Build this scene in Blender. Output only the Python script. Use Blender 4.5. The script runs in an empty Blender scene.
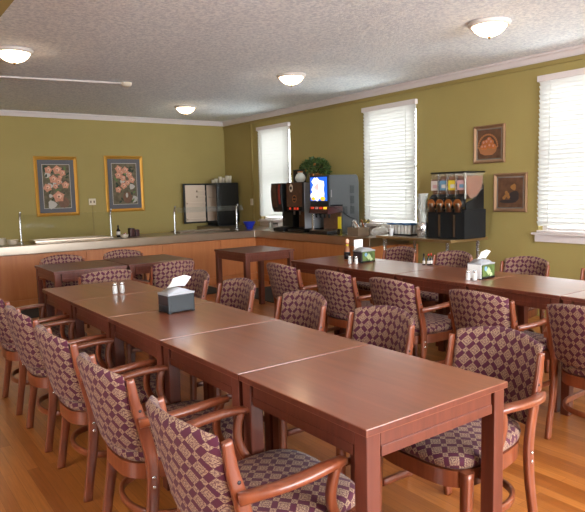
import bpy, bmesh, math, random
from mathutils import Vector, Matrix
random.seed(7)
SC = bpy.context.scene
COL = SC.collection
PI = math.pi

# ------------------------------------------------------------------ camera
cam_d = bpy.data.cameras.new('camera')
cam = bpy.data.objects.new('camera', cam_d)
COL.objects.link(cam)
SC.camera = cam
cam_d.sensor_fit = 'HORIZONTAL'
cam_d.sensor_width = 36.0
cam_d.lens = 603.758 / 585 * 36.0
cam_d.clip_start = 0.05
yaw, pitch, roll = math.radians(36.0222), math.radians(6.1185), math.radians(1.3767)
fwd = Vector((math.sin(yaw) * math.cos(pitch), math.cos(yaw) * math.cos(pitch), -math.sin(pitch)))
rt = Vector((math.cos(yaw), -math.sin(yaw), 0))
up = rt.cross(fwd)
R_ = rt * math.cos(roll) - up * math.sin(roll)
U_ = rt * math.sin(roll) + up * math.cos(roll)
M = Matrix((R_, U_, -fwd)).transposed().to_4x4()
M.translation = Vector((0, 0, 1.4277))
cam.matrix_world = M

# ------------------------------------------------------------------ world, light, exposure
W = bpy.data.worlds.new('daylight')
SC.world = W
W.use_nodes = True
W.node_tree.nodes['Background'].inputs[0].default_value = (0.95, 0.975, 1.0, 1)
W.node_tree.nodes['Background'].inputs[1].default_value = 14.0


def area(name, loc, target, sx, sy, power, color=(1, 1, 1)):
    d = bpy.data.lights.new(name, 'AREA')
    d.shape = 'RECTANGLE'; d.size = sx; d.size_y = sy; d.energy = power; d.color = color
    o = bpy.data.objects.new(name, d); COL.objects.link(o)
    o.location = loc
    o.rotation_euler = (Vector(target) - Vector(loc)).to_track_quat('-Z', 'Y').to_euler()
    return o


# added fill light at invented openings in the unseen rear and left walls
area('fill_light_rear', (2.9, -3.1, 1.75), (2.6, .6, 3.2), 5.0, 1.7, 460, (0.82, 0.92, 1.0))
area('fill_light_left', (-3.3, 1.9, 1.75), (2, 2.6, 1.9), 1.5, 1.7, 34, (0.90, 0.95, 1.0))
VS = SC.view_settings
SC.display_settings.display_device = 'sRGB'
VS.view_transform = 'Standard'; VS.look = 'None'; VS.gamma = 1.0
VS.use_curve_mapping = False
VS.exposure = -0.12
SC.cycles.use_denoising = True
SC.cycles.max_bounces = 8
SC.cycles.transparent_max_bounces = 16
SC.cycles.sample_clamp_indirect = 6.0


# ------------------------------------------------------------------ materials
def srgb(r, g, b):
    f = lambda c: c / 12.92 if c <= 0.04045 else ((c + 0.055) / 1.055) ** 2.4
    return (f(r / 255), f(g / 255), f(b / 255), 1)


MAT = {}


def nodes(name):
    m = bpy.data.materials.new(name); m.use_nodes = True
    nt = m.node_tree
    b = nt.nodes['Principled BSDF']
    MAT[name] = m
    return m, nt, b


def N(nt, t, **kw):
    n = nt.nodes.new(t)
    for k, v in kw.items():
        setattr(n, k, v)
    return n


def plain(name, col, rough=0.5, metal=0.0, noise=0.0, nscale=20, trans=0.0, alpha=1.0, emit=None, es=0, coat=0, bump=0, bscale=80, ior=1.45):
    m, nt, b = nodes(name)
    b.inputs['Base Color'].default_value = col
    b.inputs['Roughness'].default_value = rough
    b.inputs['Metallic'].default_value = metal
    b.inputs['Transmission Weight'].default_value = trans
    b.inputs['Alpha'].default_value = alpha
    b.inputs['Coat Weight'].default_value = coat
    b.inputs['IOR'].default_value = ior
    if emit:
        b.inputs['Emission Color'].default_value = emit
        b.inputs['Emission Strength'].default_value = es
    tc = N(nt, 'ShaderNodeTexCoord')
    if noise > 0:
        nz = N(nt, 'ShaderNodeTexNoise'); nz.inputs['Scale'].default_value = nscale; nz.inputs['Detail'].default_value = 4
        nt.links.new(tc.outputs['Object'], nz.inputs['Vector'])
        mx = N(nt, 'ShaderNodeMix', data_type='RGBA', blend_type='MULTIPLY')
        rmp = N(nt, 'ShaderNodeMapRange')
        rmp.inputs['From Min'].default_value = 0.3; rmp.inputs['From Max'].default_value = 0.7
        rmp.inputs['To Min'].default_value = 1 - noise; rmp.inputs['To Max'].default_value = 1
        nt.links.new(nz.outputs['Fac'], rmp.inputs['Value'])
        mx.inputs['Factor'].default_value = 1
        mx.inputs[6].default_value = col
        nt.links.new(rmp.outputs[0], mx.inputs[7])
        nt.links.new(mx.outputs[2], b.inputs['Base Color'])
    if bump > 0:
        nz = N(nt, 'ShaderNodeTexNoise'); nz.inputs['Scale'].default_value = bscale; nz.inputs['Detail'].default_value = 3
        nt.links.new(tc.outputs['Object'], nz.inputs['Vector'])
        bp = N(nt, 'ShaderNodeBump'); bp.inputs['Strength'].default_value = bump; bp.inputs['Distance'].default_value = 0.01
        nt.links.new(nz.outputs['Fac'], bp.inputs['Height'])
        nt.links.new(bp.outputs[0], b.inputs['Normal'])
    return m


def wood(name, c1, c2, rough=0.3, axis='Y', coat=0.3, scale=1.0, spec=0.5):
    m, nt, b = nodes(name)
    tc = N(nt, 'ShaderNodeTexCoord')
    mp = N(nt, 'ShaderNodeMapping')
    s = {'X': (1.2, 14, 14), 'Y': (14, 1.2, 14), 'Z': (14, 14, 1.2)}[axis]
    mp.inputs['Scale'].default_value = [v * scale for v in s]
    nt.links.new(tc.outputs['Object'], mp.inputs['Vector'])
    nz = N(nt, 'ShaderNodeTexNoise'); nz.inputs['Scale'].default_value = 2.5; nz.inputs['Detail'].default_value = 6
    nz.inputs['Distortion'].default_value = 0.6
    nt.links.new(mp.outputs[0], nz.inputs['Vector'])
    cr = N(nt, 'ShaderNodeValToRGB')
    cr.color_ramp.elements[0].position = 0.3; cr.color_ramp.elements[0].color = c1
    cr.color_ramp.elements[1].position = 0.7; cr.color_ramp.elements[1].color = c2
    nt.links.new(nz.outputs['Fac'], cr.inputs[0])
    nt.links.new(cr.outputs[0], b.inputs['Base Color'])
    b.inputs['Roughness'].default_value = rough
    b.inputs['Coat Weight'].default_value = coat
    b.inputs['Coat Roughness'].default_value = 0.15
    b.inputs['Specular IOR Level'].default_value = spec
    return m


wood('table_wood', srgb(118, 64, 44), srgb(136, 77, 53), 0.32, 'Y', 0.5, 0.6)
wood('dark_table_wood', srgb(88, 46, 36), srgb(108, 60, 46), 0.4, 'X', 0.1, 0.7)
wood('leg_wood', srgb(88, 37, 23), srgb(104, 48, 31), 0.42, 'Z', 0.15)
wood('chair_wood', srgb(112, 52, 30), srgb(134, 70, 42), 0.34, 'Z', 0.3)
wood('cabinet_wood', srgb(176, 104, 56), srgb(188, 118, 66), 0.45, 'Z', 0.1, 0.5)
plain('wall_paint', srgb(160, 142, 85), 0.75, noise=0.05, nscale=3, bump=0.1, bscale=60)
plain('wall_paint_trim', srgb(148, 128, 72), 0.6)
plain('white_trim', srgb(214, 203, 200), 0.5)
plain('white_plastic', srgb(225, 222, 215), 0.4)
plain('paper_white', srgb(240, 240, 240), 0.8)
plain('steel', srgb(168, 152, 136), 0.28, 1.0, noise=0.12, nscale=4)
plain('chrome', srgb(222, 222, 222), 0.25, 0.85)
plain('brass_trim', srgb(168, 140, 98), 0.35, 0.8)
plain('black_plastic', srgb(14, 14, 15), 0.4)
plain('black_matte', srgb(10, 10, 11), 0.85)
plain('rubber_mat', srgb(44, 46, 48), 0.85, noise=0.2, nscale=60)
plain('dark_grey', srgb(30, 33, 37), 0.42)
plain('smoke_plastic', srgb(62, 54, 56), 0.25)
plain('machine_grey', srgb(74, 76, 78), 0.6, noise=0.04)
plain('vent_grey', srgb(30, 32, 36), 0.6)
plain('silver_panel', srgb(160, 160, 165), 0.4, 0.3)
plain('lining', srgb(205, 185, 165), 0.5)
plain('blue_plastic', srgb(28, 48, 175), 0.4)
plain('blue_lid', srgb(40, 88, 140), 0.45)
plain('red_plastic', srgb(190, 45, 30), 0.45)
plain('stripe_red', srgb(130, 32, 24), 0.4)
plain('yellow_tag', srgb(225, 205, 40), 0.5)
plain('cream', srgb(218, 205, 184), 0.6)
plain('cardboard', srgb(112, 92, 72), 0.8, noise=0.1)
plain('maroon', srgb(58, 24, 26), 0.35)
plain('gold_frame', srgb(200, 146, 60), 0.38, 0.55, bump=0.3, bscale=120)
plain('mat_blue', srgb(96, 95, 100), 0.8)
plain('bronze_frame', srgb(150, 116, 88), 0.35, 0.5)
plain('silver_frame', srgb(188, 180, 170), 0.25, 0.7)
plain('leaf', srgb(66, 92, 44), 0.5, noise=0.3, nscale=30)
plain('leaf_light', srgb(94, 118, 62), 0.5)
plain('soil', srgb(60, 42, 30), 0.9)
plain('copper', srgb(190, 120, 70), 0.3, 0.7)
plain('cereal', srgb(136, 82, 50), 0.9, noise=0.35, nscale=90, bump=0.5, bscale=120)
plain('label_paper', srgb(215, 205, 198), 0.7)
plain('label_yellow', srgb(228, 200, 60), 0.7)
plain('label_blue', srgb(110, 150, 180), 0.7)
plain('label_pink', srgb(205, 160, 160), 0.7)
plain('sauce_amber', srgb(140, 88, 60), 0.25)
plain('sauce_black', srgb(28, 22, 22), 0.2)
plain('sauce_red', srgb(180, 40, 24), 0.4)
plain('salt', srgb(235, 232, 228), 0.6)
plain('pepper', srgb(150, 135, 110), 0.7, noise=0.4, nscale=200)
plain('green_picture', srgb(88, 108, 50), 0.5, noise=0.6, nscale=26)
plain('green_pale', srgb(160, 175, 130), 0.5)
plain('peach', srgb(214, 150, 124), 0.8, noise=0.25, nscale=50)
plain('peach_light', srgb(226, 182, 156), 0.8)
plain('art_ground', srgb(118, 108, 86), 0.85, noise=0.5, nscale=16)
plain('art_pale', srgb(190, 184, 176), 0.85)
plain('art_leaf', srgb(48, 62, 48), 0.8)
plain('art_vase', srgb(120, 84, 62), 0.6, noise=0.3, nscale=30)
plain('art_brown', srgb(104, 70, 46), 0.8, noise=0.45, nscale=14)
plain('art_basket', srgb(160, 106, 66), 0.8)
plain('art_fruit', srgb(190, 110, 56), 0.8)
plain('art_dark', srgb(52, 42, 40), 0.8)
plain('art_ochre', srgb(150, 104, 54), 0.8)
plain('mug_art', srgb(88, 56, 42), 0.35, noise=0.5, nscale=18)
plain('screen_blue', srgb(30, 90, 220), 0.3, emit=srgb(40, 110, 235), es=1.0)
plain('screen_white', srgb(240, 235, 230), 0.3, emit=srgb(250, 240, 240), es=1.3)
plain('screen_pink', srgb(240, 190, 190), 0.3, emit=srgb(245, 190, 190), es=1.0)
plain('screen_yellow', srgb(240, 200, 60), 0.3, emit=srgb(245, 200, 50), es=1.0)
plain('button_red', srgb(200, 60, 40), 0.3, emit=srgb(230, 70, 40), es=0.5)
plain('lamp_white', srgb(215, 205, 198), 0.4)
plain('lamp_glass', (1, 0.9, 0.75, 1), 0.3, emit=(1.0, 0.74, 0.46, 1), es=18.0)
plain('clear_acrylic', (0.95, 0.97, 0.96, 1), 0.05, alpha=0.22)
plain('hopper_clear', (0.9, 0.85, 0.8, 1), 0.08, alpha=0.10)
for _n in ('hopper_clear', 'cereal'):
    _b = MAT[_n].node_tree.nodes['Principled BSDF']
    _b.inputs['Specular IOR Level'].default_value = 0.15; _b.inputs['Roughness'].default_value = 0.4
plain('bag_clear', (0.92, 0.92, 0.9, 1), 0.2, alpha=0.5, bump=0.8, bscale=25)
plain('jar_glass', (0.86, 0.88, 0.82, 1), 0.08, alpha=0.5)
plain('shaker_glass', (0.85, 0.85, 0.84, 1), 0.1, alpha=0.5)


def thin_glass(name, tint, gloss=0.1):
    m = bpy.data.materials.new(name); m.use_nodes = True
    nt = m.node_tree; nt.nodes.clear()
    o = N(nt, 'ShaderNodeOutputMaterial'); t = N(nt, 'ShaderNodeBsdfTransparent'); g = N(nt, 'ShaderNodeBsdfGlossy')
    t.inputs[0].default_value = tint; g.inputs['Roughness'].default_value = 0.03
    mx = N(nt, 'ShaderNodeMixShader'); fr = N(nt, 'ShaderNodeLayerWeight'); fr.inputs[0].default_value = gloss
    nt.links.new(fr.outputs['Fresnel'], mx.inputs[0])
    nt.links.new(t.outputs[0], mx.inputs[1]); nt.links.new(g.outputs[0], mx.inputs[2]); nt.links.new(mx.outputs[0], o.inputs[0])
    MAT[name] = m


thin_glass('pane_glass', (0.93, 0.96, 0.95, 1), 0.15)
thin_glass('guard_glass', (0.96, 0.97, 0.96, 1), 0.22)


def blind_mat():
    m = bpy.data.materials.new('blind_slat'); m.use_nodes = True
    nt = m.node_tree; nt.nodes.clear()
    o = N(nt, 'ShaderNodeOutputMaterial'); d = N(nt, 'ShaderNodeBsdfDiffuse'); t = N(nt, 'ShaderNodeBsdfTranslucent')
    d.inputs[0].default_value = (0.82, 0.81, 0.80, 1); t.inputs[0].default_value = (0.78, 0.77, 0.75, 1)
    mx = N(nt, 'ShaderNodeMixShader'); mx.inputs[0].default_value = 0.46
    nt.links.new(d.outputs[0], mx.inputs[1]); nt.links.new(t.outputs[0], mx.inputs[2]); nt.links.new(mx.outputs[0], o.inputs[0])
    MAT['blind_slat'] = m


blind_mat()


def floor_mat():
    m, nt, b = nodes('floor_boards')
    tc = N(nt, 'ShaderNodeTexCoord')
    mp = N(nt, 'ShaderNodeMapping'); mp.inputs['Rotation'].default_value = (0, 0, PI / 2)
    nt.links.new(tc.outputs['Object'], mp.inputs['Vector'])
    br = N(nt, 'ShaderNodeTexBrick')
    br.offset = 0.37; br.inputs['Scale'].default_value = 1.0
    br.inputs['Brick Width'].default_value = 1.1; br.inputs['Row Height'].default_value = 0.058
    br.inputs['Mortar Size'].default_value = 0.0008; br.inputs['Mortar Smooth'].default_value = 0.4
    br.inputs['Color1'].default_value = (0, 0, 0, 1); br.inputs['Color2'].default_value = (1, 1, 1, 1)
    br.inputs['Mortar'].default_value = (0.0, 0.0, 0.0, 1)
    nt.links.new(mp.outputs[0], br.inputs['Vector'])
    cr = N(nt, 'ShaderNodeValToRGB')
    e = cr.color_ramp.elements
    e[0].position = 0; e[0].color = srgb(146, 80, 30); e[1].position = 1; e[1].color = srgb(180, 110, 50)
    nt.links.new(br.outputs['Color'], cr.inputs[0])
    gm = N(nt, 'ShaderNodeMapping'); gm.inputs['Scale'].default_value = (30, 1.6, 1)
    nt.links.new(tc.outputs['Object'], gm.inputs['Vector'])
    nz = N(nt, 'ShaderNodeTexNoise'); nz.inputs['Scale'].default_value = 3; nz.inputs['Detail'].default_value = 6
    nt.links.new(gm.outputs[0], nz.inputs['Vector'])
    mr = N(nt, 'ShaderNodeMapRange'); mr.inputs['From Min'].default_value = 0.3; mr.inputs['From Max'].default_value = 0.7
    mr.inputs['To Min'].default_value = 0.78; mr.inputs['To Max'].default_value = 1.05
    nt.links.new(nz.outputs['Fac'], mr.inputs[0])
    mx = N(nt, 'ShaderNodeMix', data_type='RGBA', blend_type='MULTIPLY'); mx.inputs['Factor'].default_value = 1
    nt.links.new(cr.outputs[0], mx.inputs[6]); nt.links.new(mr.outputs[0], mx.inputs[7])
    m2 = N(nt, 'ShaderNodeMix', data_type='RGBA', blend_type='MIX')
    nt.links.new(br.outputs['Fac'], m2.inputs['Factor'])
    nt.links.new(mx.outputs[2], m2.inputs[6]); m2.inputs[7].default_value = srgb(112, 62, 28)
    nt.links.new(m2.outputs[2], b.inputs['Base Color'])
    b.inputs['Roughness'].default_value = 0.33
    b.inputs['Coat Weight'].default_value = 0.15; b.inputs['Coat Roughness'].default_value = 0.2


floor_mat()


def ceiling_mat():
    m, nt, b = nodes('ceiling_texture')
    b.inputs['Roughness'].default_value = 0.9
    tc = N(nt, 'ShaderNodeTexCoord')
    nz = N(nt, 'ShaderNodeTexNoise'); nz.inputs['Scale'].default_value = 38; nz.inputs['Detail'].default_value = 3; nz.inputs['Roughness'].default_value = 0.6
    nt.links.new(tc.outputs['Object'], nz.inputs['Vector'])
    cr = N(nt, 'ShaderNodeValToRGB')
    cr.color_ramp.elements[0].position = 0.38; cr.color_ramp.elements[0].color = srgb(218, 224, 232)
    cr.color_ramp.elements[1].position = 0.62; cr.color_ramp.elements[1].color = srgb(250, 253, 255)
    nt.links.new(nz.outputs['Fac'], cr.inputs[0]); nt.links.new(cr.outputs[0], b.inputs['Base Color'])
    bp = N(nt, 'ShaderNodeBump'); bp.inputs['Strength'].default_value = 0.7; bp.inputs['Distance'].default_value = 0.008
    nt.links.new(nz.outputs['Fac'], bp.inputs['Height']); nt.links.new(bp.outputs[0], b.inputs['Normal'])


ceiling_mat()


def fabric_mat(name, tan, tan2, plum, S=0.057):
    m, nt, b = nodes(name)
    L = nt.links

    def m1(op, a, bb=None):
        n = N(nt, 'ShaderNodeMath', operation=op)
        for i, v in enumerate((a, bb)):
            if v is None: continue
            if isinstance(v, (int, float)): n.inputs[i].default_value = v
            else: L.new(v, n.inputs[i])
        return n.outputs[0]

    tc = N(nt, 'ShaderNodeTexCoord'); sp = N(nt, 'ShaderNodeSeparateXYZ')
    L.new(tc.outputs['UV'], sp.inputs[0])
    k = 0.70711 / S
    a = m1('MULTIPLY', m1('ADD', sp.outputs[0], sp.outputs[1]), k)
    c = m1('MULTIPLY', m1('SUBTRACT', sp.outputs[0], sp.outputs[1]), k)
    fa = m1('ABSOLUTE', m1('SUBTRACT', m1('FRACT', a), 0.5))
    fb = m1('ABSOLUTE', m1('SUBTRACT', m1('FRACT', c), 0.5))
    mx, mn = m1('MAXIMUM', fa, fb), m1('MINIMUM', fa, fb)
    # plum bars between the medallions
    bar = m1('MULTIPLY', m1('GREATER_THAN', mx, 0.325), m1('LESS_THAN', mn, 0.325))
    # plum line round each medallion and rings inside it
    ring = m1('MULTIPLY', m1('GREATER_THAN', mx, 0.18), m1('LESS_THAN', mx, 0.225))
    dot = m1('LESS_THAN', m1('ADD', fa, fb), 0.075)
    cdot = m1('GREATER_THAN', m1('ADD', fa, fb), 0.93)
    nz = N(nt, 'ShaderNodeTexNoise'); nz.inputs['Scale'].default_value = 260; nz.inputs['Detail'].default_value = 1
    L.new(tc.outputs['UV'], nz.inputs['Vector'])
    tm = N(nt, 'ShaderNodeMix', data_type='RGBA'); tm.inputs[6].default_value = tan; tm.inputs[7].default_value = tan2
    L.new(m1('GREATER_THAN', nz.outputs['Fac'], 0.52), tm.inputs['Factor'])
    f1 = N(nt, 'ShaderNodeMix', data_type='RGBA')
    L.new(m1('MULTIPLY', m1('MAXIMUM', ring, m1('MAXIMUM', dot, cdot)), 0.6), f1.inputs['Factor'])
    L.new(tm.outputs[2], f1.inputs[6]); f1.inputs[7].default_value = plum
    f2 = N(nt, 'ShaderNodeMix', data_type='RGBA')
    L.new(bar, f2.inputs['Factor']); L.new(f1.outputs[2], f2.inputs[6]); f2.inputs[7].default_value = plum
    L.new(f2.outputs[2], b.inputs['Base Color'])
    b.inputs['Roughness'].default_value = 0.75
    b.inputs['Sheen Weight'].default_value = 0.08
    b.inputs['Specular IOR Level'].default_value = 0.35


fabric_mat('fabric', srgb(158, 128, 102), srgb(106, 72, 68), srgb(78, 22, 44))


# ------------------------------------------------------------------ mesh builder
class MB:
    def __init__(s):
        s.v = []; s.f = []; s.m = []; s.uv = {}; s.mats = []; s.smooth = []

    def mi(s, m):
        if m not in s.mats: s.mats.append(m)
        return s.mats.index(m)

    def face(s, idx, m, uv=None, smooth=False):
        if uv: s.uv[len(s.f)] = uv
        s.f.append(tuple(idx)); s.m.append(s.mi(m)); s.smooth.append(smooth)

    def box(s, x0, x1, y0, y1, z0, z1, m):
        b = len(s.v)
        s.v += [(x0, y0, z0), (x1, y0, z0), (x1, y1, z0), (x0, y1, z0), (x0, y0, z1), (x1, y0, z1), (x1, y1, z1), (x0, y1, z1)]
        for q in ((0, 3, 2, 1), (4, 5, 6, 7), (0, 1, 5, 4), (1, 2, 6, 5), (2, 3, 7, 6), (3, 0, 4, 7)):
            s.face([b + i for i in q], m)
        return s

    def cbox(s, x, y, z, sx, sy, sz, m):
        return s.box(x - sx / 2, x + sx / 2, y - sy / 2, y + sy / 2, z, z + sz, m)

    def prism(s, pts, axis, lo, hi, m, smooth=False):
        """polygon pts (2D) extruded along axis"""
        b = len(s.v); n = len(pts)
        for h in (lo, hi):
            for p in pts:
                s.v.append({'X': (h, p[0], p[1]), 'Y': (p[0], h, p[1]), 'Z': (p[0], p[1], h)}[axis])
        s.face([b + i for i in range(n)][::-1], m); s.face([b + n + i for i in range(n)], m)
        for i in range(n):
            j = (i + 1) % n
            s.face([b + i, b + j, b + n + j, b + n + i], m, smooth=smooth)
        return s

    def lathe(s, prof, c, m, n=20, axis='Z', smooth=True):
        b = len(s.v)
        for r, h in prof:
            for i in range(n):
                t = 2 * PI * i / n
                p = (r * math.cos(t), r * math.sin(t), h)
                if axis == 'X': p = (p[2], p[0], p[1])
                if axis == 'Y': p = (p[1], p[2], p[0])
                s.v.append((c[0] + p[0], c[1] + p[1], c[2] + p[2]))
        for k in range(len(prof) - 1):
            mm = m[k] if isinstance(m, (list, tuple)) else m
            for i in range(n):
                j = (i + 1) % n
                s.face([b + k * n + i, b + k * n + j, b + (k + 1) * n + j, b + (k + 1) * n + i], mm, smooth=smooth)
        m0 = m[0] if isinstance(m, (list, tuple)) else m
        m9 = m[-1] if isinstance(m, (list, tuple)) else m
        if prof[0][0] > 1e-4: s.face([b + i for i in range(n)][::-1], m0)
        if prof[-1][0] > 1e-4: s.face([b + (len(prof) - 1) * n + i for i in range(n)], m9)
        return s

    def sweep(s, path, w, h, m, side=None, n=8, closed=False, res=6, round_=0.5):
        """rounded-rectangle section (w sideways, h along the 'up') swept along a smooth path"""
        P = catmull(path, res, closed)
        W_ = w if isinstance(w, (list, tuple)) else [w] * 2
        H_ = h if isinstance(h, (list, tuple)) else [h] * 2
        side = Vector(side) if side else Vector((0, 0, 1))
        b = len(s.v); K = len(P)
        sec = []
        for (sx, sy) in ((1, 1), (-1, 1), (-1, -1), (1, -1)):
            c = 1 - 0.28 * round_ * 2
            if sx * sy > 0: sec += [(sx * 1, sy * c), (sx * c, sy * 1)]
            else: sec += [(sx * c, sy * 1), (sx * 1, sy * c)]
        ns = len(sec)
        for i, p in enumerate(P):
            a = P[(i - 1) % K] if (closed or i > 0) else P[i]
            c = P[(i + 1) % K] if (closed or i < K - 1) else P[i]
            t = (c - a).normalized()
            sd = side - t * side.dot(t)
            sd.normalize(); u = sd.cross(t).normalized()
            f = i / (K - 1)
            ww = W_[0] + (W_[-1] - W_[0]) * f if len(W_) == 2 else interp(W_, f)
            hh = H_[0] + (H_[-1] - H_[0]) * f if len(H_) == 2 else interp(H_, f)
            for (q, r) in sec:
                s.v.append(tuple(p + u * (q * ww / 2) + sd * (r * hh / 2)))
        rng = K if closed else K - 1
        for i in range(rng):
            for j in range(ns):
                k = (j + 1) % ns; i2 = (i + 1) % K
                s.face([b + i * ns + j, b + i2 * ns + j, b + i2 * ns + k, b + i * ns + k], m, smooth=True)
        if not closed:
            s.face([b + j for j in range(ns)], m); s.face([b + (K - 1) * ns + j for j in range(ns)][::-1], m)
        return s

    def ball(s, c, r, m, n=10, k=6, sc=(1, 1, 1)):
        prof = [(max(1e-5, r * math.sin(PI * i / k)), -r * math.cos(PI * i / k)) for i in range(k + 1)]
        b = len(s.v)
        s.lathe(prof, (0, 0, 0), m, n)
        for i in range(b, len(s.v)):
            x, y, z = s.v[i]
            s.v[i] = (c[0] + x * sc[0], c[1] + y * sc[1], c[2] + z * sc[2])
        return s

    def disc(s, c, r, axis, m, n=10, d=0.001, ry=None, rot=0, lobes=0):
        pts = []
        for i in range(n):
            t = 2 * PI * i / n
            q = r * (1 + (0.18 * math.cos(lobes * t) if lobes else 0))
            x, y = q * math.cos(t), (ry or r) / r * q * math.sin(t)
            pts.append((x * math.cos(rot) - y * math.sin(rot), x * math.sin(rot) + y * math.cos(rot)))
        if axis == 'Y':
            return s.prism([(c[0] + p[0], c[2] + p[1]) for p in pts], 'Y', c[1] - d, c[1], m)
        if axis == 'X':
            return s.prism([(c[1] + p[0], c[2] + p[1]) for p in pts], 'X', c[0] - d, c[0], m)
        return s.prism([(c[0] + p[0], c[1] + p[1]) for p in pts], 'Z', c[2], c[2] + d, m)

    def build(s, name, parent=None, bevel=0, seg=2, flip=False):
        me = bpy.data.meshes.new(name)
        me.from_pydata(s.v, [], s.f)
        for k in s.mats: me.materials.append(MAT[k])
        me.polygons.foreach_set('material_index', s.m)
        me.polygons.foreach_set('use_smooth', s.smooth)
        if s.uv:
            ul = me.uv_layers.new(name='UVMap')
            for fi, uv in s.uv.items():
                for li, q in zip(me.polygons[fi].loop_indices, uv): ul.data[li].uv = q
        bm = bmesh.new(); bm.from_mesh(me)
        bmesh.ops.recalc_face_normals(bm, faces=bm.faces)
        if bevel:
            es = [e for e in bm.edges if len(e.link_faces) == 2 and e.calc_face_angle(0) > 0.6]
            bmesh.ops.bevel(bm, geom=es, offset=bevel, segments=seg, affect='EDGES', profile=0.6, clamp_overlap=True)
        bm.to_mesh(me); bm.free(); me.update()
        o = bpy.data.objects.new(name, me)
        COL.objects.link(o)
        if parent: o.parent = parent
        return o


def interp(a, f):
    x = f * (len(a) - 1); i = min(int(x), len(a) - 2)
    return a[i] + (a[i + 1] - a[i]) * (x - i)


def catmull(pts, res=6, closed=False):
    P = [Vector(p) for p in pts]
    n = len(P); out = []
    if n == 2: return P
    for i in range(n if closed else n - 1):
        if closed: p0, p1, p2, p3 = P[(i - 1) % n], P[i], P[(i + 1) % n], P[(i + 2) % n]
        else: p0, p1, p2, p3 = P[max(i - 1, 0)], P[i], P[i + 1], P[min(i + 2, n - 1)]
        for k in range(res):
            t = k / res
            out.append(0.5 * ((2 * p1) + (p2 - p0) * t + (2 * p0 - 5 * p1 + 4 * p2 - p3) * t * t + (3 * p1 - p0 - 3 * p2 + p3) * t ** 3))
    if not closed: out.append(P[-1])
    return out


def tag(o, label, cat, group=None, kind=None):
    o['label'] = label; o['category'] = cat
    if group: o['group'] = group
    if kind: o['kind'] = kind
    return o


def struct(o):
    o['kind'] = 'structure'
    return o


def thing(name, label, cat, loc=(0, 0, 0), rz=0, group=None):
    o = bpy.data.objects.new(name, None); COL.objects.link(o)
    o.empty_display_size = 0.1
    o.location = loc; o.rotation_euler = (0, 0, rz)
    return tag(o, label, cat, group)


def dup(src, label, loc, rz=0, group=None, scale=None):
    def cp(o, par):
        c = o.copy(); COL.objects.link(c)
        if par: c.parent = par
        for ch in o.children: cp(ch, c)
        return c
    r = cp(src, None)
    r.location = loc; r.rotation_euler = (0, 0, rz); r['label'] = label
    if group: r['group'] = group
    if scale: r.scale = scale
    return r


def place(src, first, label, loc, rz=0, group=None, scale=None):
    if first:
        src.location = loc; src.rotation_euler = (0, 0, rz); src['label'] = label
        if group: src['group'] = group
        if scale: src.scale = scale
        return src
    return dup(src, label, loc, rz, group, scale)


# ------------------------------------------------------------------ room shell
XR, YB, H = 6.016, 10.456, 2.801
XL, YF = -3.2, -3.0
struct(MB().box(XL, XR + .2, YF, YB + .2, -0.1, 0, 'floor_boards').build('floor'))
struct(MB().box(XL, XR + .2, YF, YB + .2, H, H + 0.1, 'ceiling_texture').build('ceiling'))
struct(MB().box(XL - .2, XR + .2, YB, YB + .2, 0, H, 'wall_paint').build('wall_back'))
# right wall with four window openings
WIN = [(8.27, 9.20), (5.475, 6.44), (2.755, 3.72), (0.02, 0.96)]
ZS, ZT = 0.92, 2.52
b = MB(); ys = [YF] + [v for w in sorted(WIN) for v in w] + [YB]
for i in range(0, len(ys), 2): b.box(XR, XR + .2, ys[i], ys[i + 1], 0, H, 'wall_paint')
for y0, y1 in WIN:
    b.box(XR, XR + .2, y0, y1, 0, ZS, 'wall_paint'); b.box(XR, XR + .2, y0, y1, ZT, H, 'wall_paint')
struct(b.build('wall_right'))
# unseen rear and left walls; their openings are added to let fill light in
b = MB()
b.box(XL, XR, YF - .2, YF, 0, .85, 'wall_paint').box(XL, XR, YF - .2, YF, 2.65, H, 'wall_paint')
b.box(XL, .4, YF - .2, YF, .85, 2.65, 'wall_paint').box(5.4, XR, YF - .2, YF, .85, 2.65, 'wall_paint')
struct(b.build('wall_rear'))
b = MB().box(XL - .2, XL, YF, YB, 0, .85, 'wall_paint').box(XL - .2, XL, YF, YB, 2.65, H, 'wall_paint')
b.box(XL - .2, XL, YF, 1.1, .85, 2.65, 'wall_paint').box(XL - .2, XL, 2.7, YB, .85, 2.65, 'wall_paint')
struct(b.build('wall_left'))
# soffit beam whose olive edge shows in the top left corner
struct(MB().box(0.2, 0.83, YF, YB, 2.52, H, 'wall_paint').build('beam'))
# crown moulding with the olive bead below it
crown = [(0, H), (0, H - .085), (-.012, H - .085), (-.02, H - .07), (-.034, H - .03), (-.05, H - .02), (-.055, H)]
struct(MB().prism([(XR + p[0], p[1]) for p in crown], 'Y', YF, YB, 'white_trim').build('trim_1'))
struct(MB().prism([(YB + p[0], p[1]) for p in crown], 'X', XL, XR, 'white_trim').build('trim_2'))
struct(MB().box(XR - .022, XR, YF, YB, H - .135, H - .1, 'wall_paint_trim').build('trim_3'))
struct(MB().box(XR - .02, XR, YF, YB, 0, .1, 'wall_paint_trim').build('baseboard_right'))
struct(MB().box(XR - .03, XR, 9.42, 9.48, .81, H - .135, 'wall_paint_trim').build('trim_4', bevel=.006))

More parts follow.
